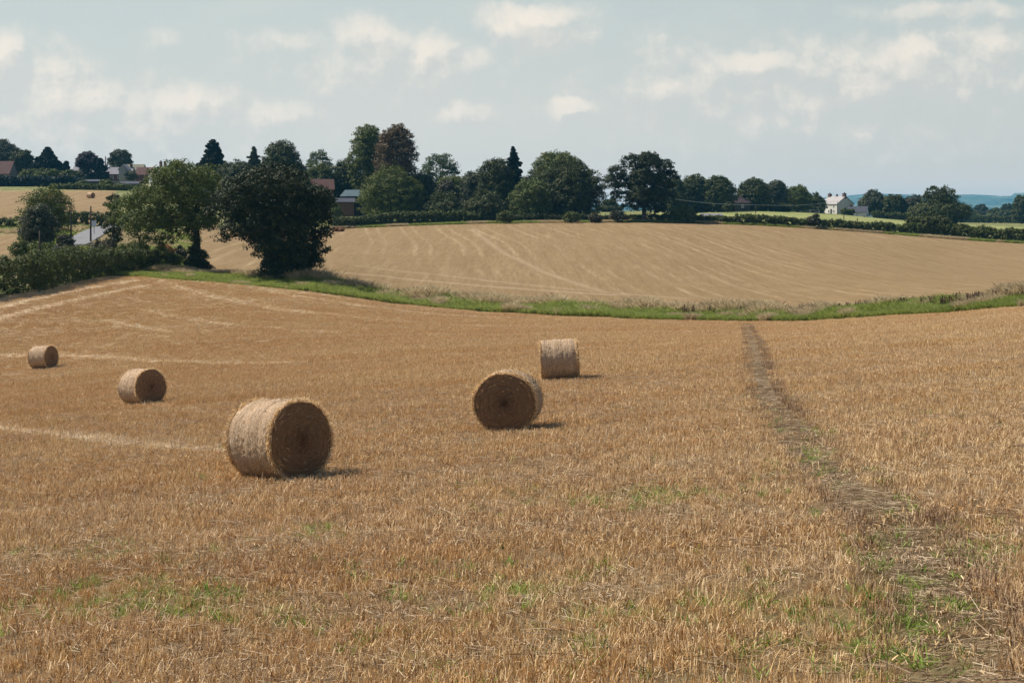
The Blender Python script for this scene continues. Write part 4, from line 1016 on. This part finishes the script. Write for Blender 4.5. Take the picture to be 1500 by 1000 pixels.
def scatter(name, P, variants, label, cat, scale, tilt=True, rot=None):
    """one object of stuff: points carrying instanced tufts"""
    coll = bpy.data.collections.new(name+'_tufts')
    for fn in variants: fn(coll)
    n = len(P); me = bpy.data.meshes.new(name); me.vertices.add(n); me.vertices.foreach_set('co', P.astype(np.float32).ravel())
    r_ = np.random.default_rng(len(P))
    a = me.attributes.new('rotz', 'FLOAT', 'POINT'); a.data.foreach_set('value', (rot if rot is not None else r_.random(n)*6.283).astype(np.float32))
    a = me.attributes.new('scl', 'FLOAT', 'POINT'); a.data.foreach_set('value', scale.astype(np.float32))
    o = obj(name, me); ng = bpy.data.node_groups.new(name, 'GeometryNodeTree')
    ng.interface.new_socket('Geometry', in_out='INPUT', socket_type='NodeSocketGeometry'); ng.interface.new_socket('Geometry', in_out='OUTPUT', socket_type='NodeSocketGeometry')
    N = ng.nodes; Lk = ng.links.new; gi_ = N.new('NodeGroupInput'); go_ = N.new('NodeGroupOutput')
    ci = N.new('GeometryNodeCollectionInfo'); ci.inputs[0].default_value = coll; ci.inputs[1].default_value = True; ci.inputs[2].default_value = True
    ip = N.new('GeometryNodeInstanceOnPoints'); ip.inputs['Pick Instance'].default_value = True
    ra = N.new('GeometryNodeInputNamedAttribute'); ra.data_type = 'FLOAT'; ra.inputs[0].default_value = 'rotz'
    sa = N.new('GeometryNodeInputNamedAttribute'); sa.data_type = 'FLOAT'; sa.inputs[0].default_value = 'scl'
    cx = N.new('ShaderNodeCombineXYZ'); Lk(ra.outputs[0], cx.inputs[2])
    er = N.new('FunctionNodeEulerToRotation'); Lk(cx.outputs[0], er.inputs[0])
    ri = N.new('FunctionNodeRandomValue'); ri.data_type = 'INT'; ri.inputs[4].default_value = 0; ri.inputs[5].default_value = len(variants)-1
    ms = N.new('GeometryNodeMeshToPoints')
    Lk(gi_.outputs[0], ms.inputs[0]); Lk(ms.outputs[0], ip.inputs['Points']); Lk(ci.outputs[0], ip.inputs['Instance']); Lk(er.outputs[0], ip.inputs['Rotation'])
    Lk(sa.outputs[0], ip.inputs['Scale']); Lk(ri.outputs[2], ip.inputs['Instance Index']); Lk(ip.outputs[0], go_.inputs[0])
    md = o.modifiers.new('scatter', 'NODES'); md.node_group = ng
    return tag(o, label, cat, kind='stuff')
def field_pts(y0, y1, dens, pl=-70, pr=1580, seed=0):
    r_ = np.random.default_rng(seed); hwl, hwr = (pl-750)/F, (pr-750)/F
    n = int(dens*(hwr-hwl)/2*(y1**2-y0**2)); Y = np.sqrt(r_.uniform(y0**2, y1**2, n)); X = Y*r_.uniform(hwl, hwr, n)
    return X, Y, r_
def vnoise(X, Y, s_, seed):
    r_ = np.random.default_rng(seed); g_ = r_.random((64, 64)); x = X/s_+100; y = Y/s_+100; i = np.floor(x).astype(int); j = np.floor(y).astype(int); fx = x-i; fy = y-j
    fx = fx*fx*(3-2*fx); fy = fy*fy*(3-2*fy); G = lambda a, b_: g_[a % 64, b_ % 64]
    return G(i, j)*(1-fx)*(1-fy)+G(i+1, j)*fx*(1-fy)+G(i, j+1)*(1-fx)*fy+G(i+1, j+1)*fx*fy
BALES = [(tuple(at(412, 25.2))[:2], .62), (tuple(at(746, 31.5))[:2], .62), (tuple(at(820.5, 48.6))[:2], .62), (tuple(at(210, 54.5))[:2], .62), (tuple(at(65, 88))[:2], .62)]
def keep_mask(X, Y, wpath=.36):
    k = dist_poly(X, Y, PATH) > wpath*(.55+.9*vnoise(X, Y, .7, 91))*np.interp(Y, [10, 18, 40, 110], [1.35, 1.1, .85, .75])
    for (bx_, by_), rr in BALES: k &= np.hypot(X-bx_, Y-by_) > rr*.8
    px, D = polar(X, Y); k &= D < e1(px)-.3
    return k
def line_val(X, Y):
    L_ = np.zeros(len(X))
    for P, w, s_ in LINES: L_ = np.maximum(L_, s_*np.exp(-(dist_poly(X, Y, P)/w)**2))
    return L_
# near stubble
X, Y, r_ = field_pts(9.5, 90, 56, seed=1)
dens_ = .55+.6*vnoise(X, Y, 1.3, 5)
k = keep_mask(X, Y, .34) & (r_.random(len(X)) < dens_*np.clip((92-Y)/60, 0, 1)); X, Y = X[k], Y[k]
sc_ = (.78+.35*vnoise(X, Y, .8, 2)+.22*vnoise(X, Y, 3.1, 3))*r_.uniform(.8, 1.15, len(X)) if False else (.78+.35*vnoise(X, Y, .8, 2)+.22*vnoise(X, Y, 3.1, 3))
bare = vnoise(X, Y, 2.2, 9) > .90
sc_ = np.where(bare, sc_*.7, sc_)*(1-.6*line_val(X, Y))
near_v = [(lambda c, s_=s_: blades('stubble_tuft', 15, .10, .03, .15, .0033, .22+.05*(s_ % 4), M['straw'], 100+s_, bend=.35*(s_ % 3 == 0), coll=c)) for s_ in range(8)]
scatter('stubble', np.stack([X, Y, height(X, Y)], 1), near_v, 'cut straw stubble standing over the near field', 'stubble', sc_)
# middle distance stubble: wider tufts
X, Y, r_ = field_pts(35, 152, 8.5, seed=2)
k = (r_.random(len(X)) < np.clip((Y-35)/55, 0, 1)) & keep_mask(X, Y, .4); X, Y = X[k], Y[k]
mid_v = [(lambda c, s_=s_: blades('stubble_patch', 30, .34, .05, .13, .0062, .24, M['straw'], 200+s_, coll=c)) for s_ in range(6)]
scatter('distant_stubble', np.stack([X, Y, height(X, Y)], 1), mid_v, 'cut straw stubble farther down the near field, up to the grass bank', 'stubble', (.8+.4*vnoise(X, Y, 3, 4))*(1-.6*line_val(X, Y)))
# loose straw lying about
X, Y, r_ = field_pts(9.5, 50, 12, seed=3)
cl = vnoise(X, Y, 1.1, 11)*.6+vnoise(X, Y, 3.3, 12)*.4
k = (cl > .36) & (dist_poly(X, Y, PATH) > .4); X, Y = X[k], Y[k]
lit_v = [(lambda c, s_=s_: blades('straw_litter', 9, .22, .10, .30, .0032, 0, M['straw_pale'], 300+s_, flat=True, coll=c)) for s_ in range(6)]
scatter('loose_straw_litter', np.stack([X, Y, height(X, Y)+.07*r_.random(len(X))], 1), lit_v, 'pale loose straws lying among the stubble', 'straw', r_.uniform(.6, 1.1, len(X)))
X, Y, r_ = field_pts(20, 150, 9, seed=33)
k = r_.random(len(X)) < line_val(X, Y)*1.2-.1; X, Y = X[k], Y[k]
lin_v = [(lambda c, s_=s_: blades('swath_straw', 22, .30, .08, .22, .006, 1.0, M['straw_pale'], 350+s_, coll=c, sides=2)) for s_ in range(4)]
scatter('swath_straw', np.stack([X, Y, height(X, Y)], 1), lin_v, 'pale lines of dropped straw left along wheel tracks in the near field', 'straw', r_.uniform(.7, 1.2, len(X)))
# leaning long pale straws
X, Y, r_ = field_pts(9.5, 60, 7, seed=4)
k = keep_mask(X, Y, .3); X, Y = X[k], Y[k]
lng = [(lambda c, s_=s_: blades('long_straw', 3, .10, .12, .26, .0034, .75, M['straw_pale'], 400+s_, coll=c)) for s_ in range(6)]
scatter('leaning_straw', np.stack([X, Y, height(X, Y)], 1), lng, 'long pale straws leaning over the stubble', 'straw', r_.uniform(.6, 1.2, len(X)))
X, Y, r_ = field_pts(9.5, 36, 44, seed=34)
k = (vnoise(X, Y, .9, 15)*.6+vnoise(X, Y, 2.6, 16)*.4 > .40) & (r_.random(len(X)) < np.interp(Y, [10, 34], [1, .35])); X, Y = X[k], Y[k]
chip_v = [(lambda c, s_=s_: blades('straw_chip', 8, .13, .025, .085, .0042, .9, M['straw_pale' if s_ % 2 else 'straw'], 370+s_, coll=c)) for s_ in range(6)]
scatter('straw_chips', np.stack([X, Y, height(X, Y)+.01+.07*r_.random(len(X))], 1), chip_v, 'short broken bits of pale straw scattered among the stubble in the foreground', 'straw', r_.uniform(.7, 1.2, len(X)))
# trampled straw on the footpath (lies across it)
cumP = np.concatenate([[0], np.cumsum(np.hypot(*np.diff(PATH, axis=0).T))]); n = 4600
r_ = np.random.default_rng(44); s_ = cumP[-1]*(r_.random(n)**.8 if False else r_.random(n)); off = np.clip(r_.normal(0, .24, n), -.5, .5)
X = np.interp(s_, cumP, PATH[:, 0])+off; Y = np.interp(s_, cumP, PATH[:, 1]); k = (Y < 115) & (r_.random(n) < np.interp(Y, [10, 30, 60, 110], [1, .9, .5, .25])); X, Y = X[k], Y[k]
def across(c, s0):
    rr_ = np.random.default_rng(500+s0); mb_v = []; f_ = []; val = []
    for i in range(9):
        x, y = rr_.uniform(-.18, .18), rr_.uniform(-.18, .18); a = rr_.normal(0, .45); ln = rr_.uniform(.12, .36); z = rr_.uniform(.005, .035)
        d_ = Vector((math.cos(a), math.sin(a), rr_.normal(0, .07))); p0 = Vector((x, y, z))-d_*ln/2; s1 = Vector((-d_.y, d_.x, 0))*.0038; up = Vector((0, 0, .004)); i0 = len(mb_v)
        for p in (p0, p0+d_*ln*.5+Vector((0, .012, 0)), p0+d_*ln): mb_v += [tuple(p-s1), tuple(p+up), tuple(p+s1)]
        v_i = rr_.random()
        for r0 in (0, 3):
            for j in range(2): f_.append((i0+r0+j, i0+r0+j+1, i0+r0+j+4, i0+r0+j+3)); val.append(v_i)
    obj('path_straw', mesh_np('path_straw', mb_v, f_, M['straw_pale' if s0 % 4 == 0 else 'straw_dull'], False, fattrs={'v': val}), None, c)
scatter('trampled_straw', np.stack([X, Y, height(X, Y)], 1), [(lambda c, q_=q_: across(c, q_)) for q_ in range(8)], 'straw trodden flat along the narrow footpath', 'straw', r_.uniform(.7, 1.15, len(X)), rot=r_.normal(.1, .35, len(X)))
# dark leaning fringe along the right side of the path
n = 3000; r_ = np.random.default_rng(45); s_ = cumP[-1]*r_.random(n); X = np.interp(s_, cumP, PATH[:, 0]); Y = np.interp(s_, cumP, PATH[:, 1])
sd = np.where(r_.random(n) < .74, 1, -1); X = X+sd*r_.uniform(.28, .50, n)*np.interp(Y, [10, 30, 110], [1.3, 1, .8]); k = (Y < 112) & (r_.random(n) < .15+.85*(vnoise(X, Y, 2.5, 61) > .36)*np.interp(Y, [11, 15, 40, 110], [.35, 1, .8, .5])); X, Y = X[k], Y[k]
fr_v = [(lambda c, q_=q_: blades('fringe_tuft', 11, .11, .06, .18, .004, .5, M['straw_dark'], 600+q_, coll=c)) for q_ in range(5)]
scatter('path_edge_stubble', np.stack([X, Y, height(X, Y)], 1), fr_v, 'bent stubble pushed aside along the edges of the footpath', 'stubble', r_.uniform(.8, 1.2, len(X)))
# green weeds
X, Y, r_ = field_pts(9.5, 36, 60, seed=6)
gm = green_mask(X, Y)*(.25+1.3*(vnoise(X, Y, .5, 21) > .5))+.02*(vnoise(X, Y, .7, 23) > .72)
pd = dist_poly(X, Y, PATH); gm = np.maximum(gm, .10*(pd < .7)*(vnoise(X, Y, .6, 22) > .5))
k = r_.random(len(X)) < gm*.62; X, Y = X[k], Y[k]
wd = [(lambda c, q_=q_: blades('weed_tuft', 18, .06, .06, .15, .0046, .55, M['weed'], 700+q_, bend=.5, sides=2, tip=.15, coll=c)) for q_ in range(5)]
scatter('field_weeds', np.stack([X, Y, height(X, Y)], 1), wd, 'fresh green grass sprouting in patches through the stubble and path', 'grass', r_.uniform(.7, 1.35, len(X)))

# grass bank between the fields
r_ = np.random.default_rng(60); n = 20000; px = r_.uniform(120, 1600, n); tq = r_.random(n); Yb = e1(px)+tq*(e2(px)-e1(px)); X = (px-750)/F*Yb; Z = height(X, Yb)
P_ = np.stack([X, Yb, Z], 1)
drym = (vnoise(X, Yb, 2.2, 31)*.6+vnoise(X, Yb, 6, 32)*.4+(tq-.5)*.75)
left = px < 430
isdry = (drym > .79) | (vnoise(X, Yb, 1.4, 77) > .83)
hs = np.where(left, .55, 1.0)*(.75+.6*tq)*(.6+.95*vnoise(X, Yb, 2.4, 78))
gv = [(lambda c, q_=q_: blades('bank_tuft', 46, .30, .35, .80, .016, .32, M['grass'], 800+q_, bend=.5, sides=2, tip=.15, coll=c)) for q_ in range(5)]
dv_ = [(lambda c, q_=q_: blades('dry_tuft', 46, .28, .55, 1.05, .013, .28, M['dry'], 850+q_, bend=.45, sides=2, tip=.5, coll=c)) for q_ in range(5)]
sv_ = [(lambda c, q_=q_: blades('dock_tuft', 9, .18, .8, 1.25, .034, .12, M['seed'], 880+q_, bend=.1, sides=3, tip=.7, coll=c)) for q_ in range(4)]
scatter('bank_grass', P_[~isdry], gv, 'lush green grass on the bank between the two fields', 'grass', (hs*r_.uniform(.7, 1.15, n))[~isdry])
scatter('dry_bank_grass', P_[isdry], dv_, 'tall dry brown grass along the far side of the bank', 'grass', (hs*r_.uniform(.65, 1.1, n))[isdry])
wt = (tq > .55) & (r_.random(n) < np.interp(px, [400, 900, 1150, 1500], [.01, .012, .05, .08])) & (px > 440)
scatter('dock_stalks', P_[wt], sv_, 'dark brown seeding dock stalks standing along the top of the bank', 'weeds', r_.uniform(.55, 1.05, wt.sum()))
# rough ground round the lane and behind the near hedge
n = 9000; px = r_.uniform(-30, 286, n); Yb = r_.uniform(150, 250, n); k = (Yb > e1(px)+6)
LC = np.array([tuple(at(*p))[:2] for p in [(60,196),(95,206),(112,214),(124,224),(140,238),(158,252),(180,262),(220,268)]])
X = (px-750)/F*Yb; k &= dist_poly(X, Yb, LC) > 3.0; k &= ~((px < 30) & (Yb > 180) & (Yb < 234)); X, Yb = X[k], Yb[k]; P_ = np.stack([X, Yb, height(X, Yb)], 1)
dz = vnoise(X, Yb, 5, 35) > .55
scatter('rough_grass', P_[~dz], gv, 'rough green grass round the lane behind the near hedge', 'grass', r_.uniform(.6, 1.2, (~dz).sum()))
scatter('dry_rough_grass', P_[dz], dv_, 'dry brown rough grass round the lane behind the near hedge', 'grass', r_.uniform(.5, .9, dz.sum()))
# field margin below the far hedge, and meadow behind it
n = 7000; px = r_.uniform(470, 1560, n); Yb = etop(px)+r_.uniform(.3, 3.0, n); X = (px-750)/F*Yb; P_ = np.stack([X, Yb, height(X, Yb)], 1); dz = vnoise(X, Yb, 4, 36) > .5
scatter('margin_grass', P_[~dz], gv, 'green grass margin at the foot of the far hedges', 'grass', r_.uniform(.5, 1.0, (~dz).sum()))
scatter('dry_margin_grass', P_[dz], dv_, 'straw coloured grass margin at the foot of the far hedges', 'grass', r_.uniform(.4, .8, dz.sum()))

# ------------------------------------------------------------------ haze
def haze():
    mb = MB(); mb.box((0, 4600, 87), (9600, 10200, 250)); m = bpy.data.materials.new('haze_air'); m.use_nodes = True; m.node_tree.nodes.clear(); t = NT(m.node_tree)
    out = t.n('ShaderNodeOutputMaterial'); v = t.n('ShaderNodeVolumePrincipled'); v.inputs['Color'].default_value = (.16, .62, 1.0, 1); v.inputs['Density'].default_value = .000085
    v.inputs['Anisotropy'].default_value = .1
    t.l(v.outputs[0], out.inputs['Volume']); o = mb.build('haze', m); tag(o, None, None, kind='stuff')
haze()
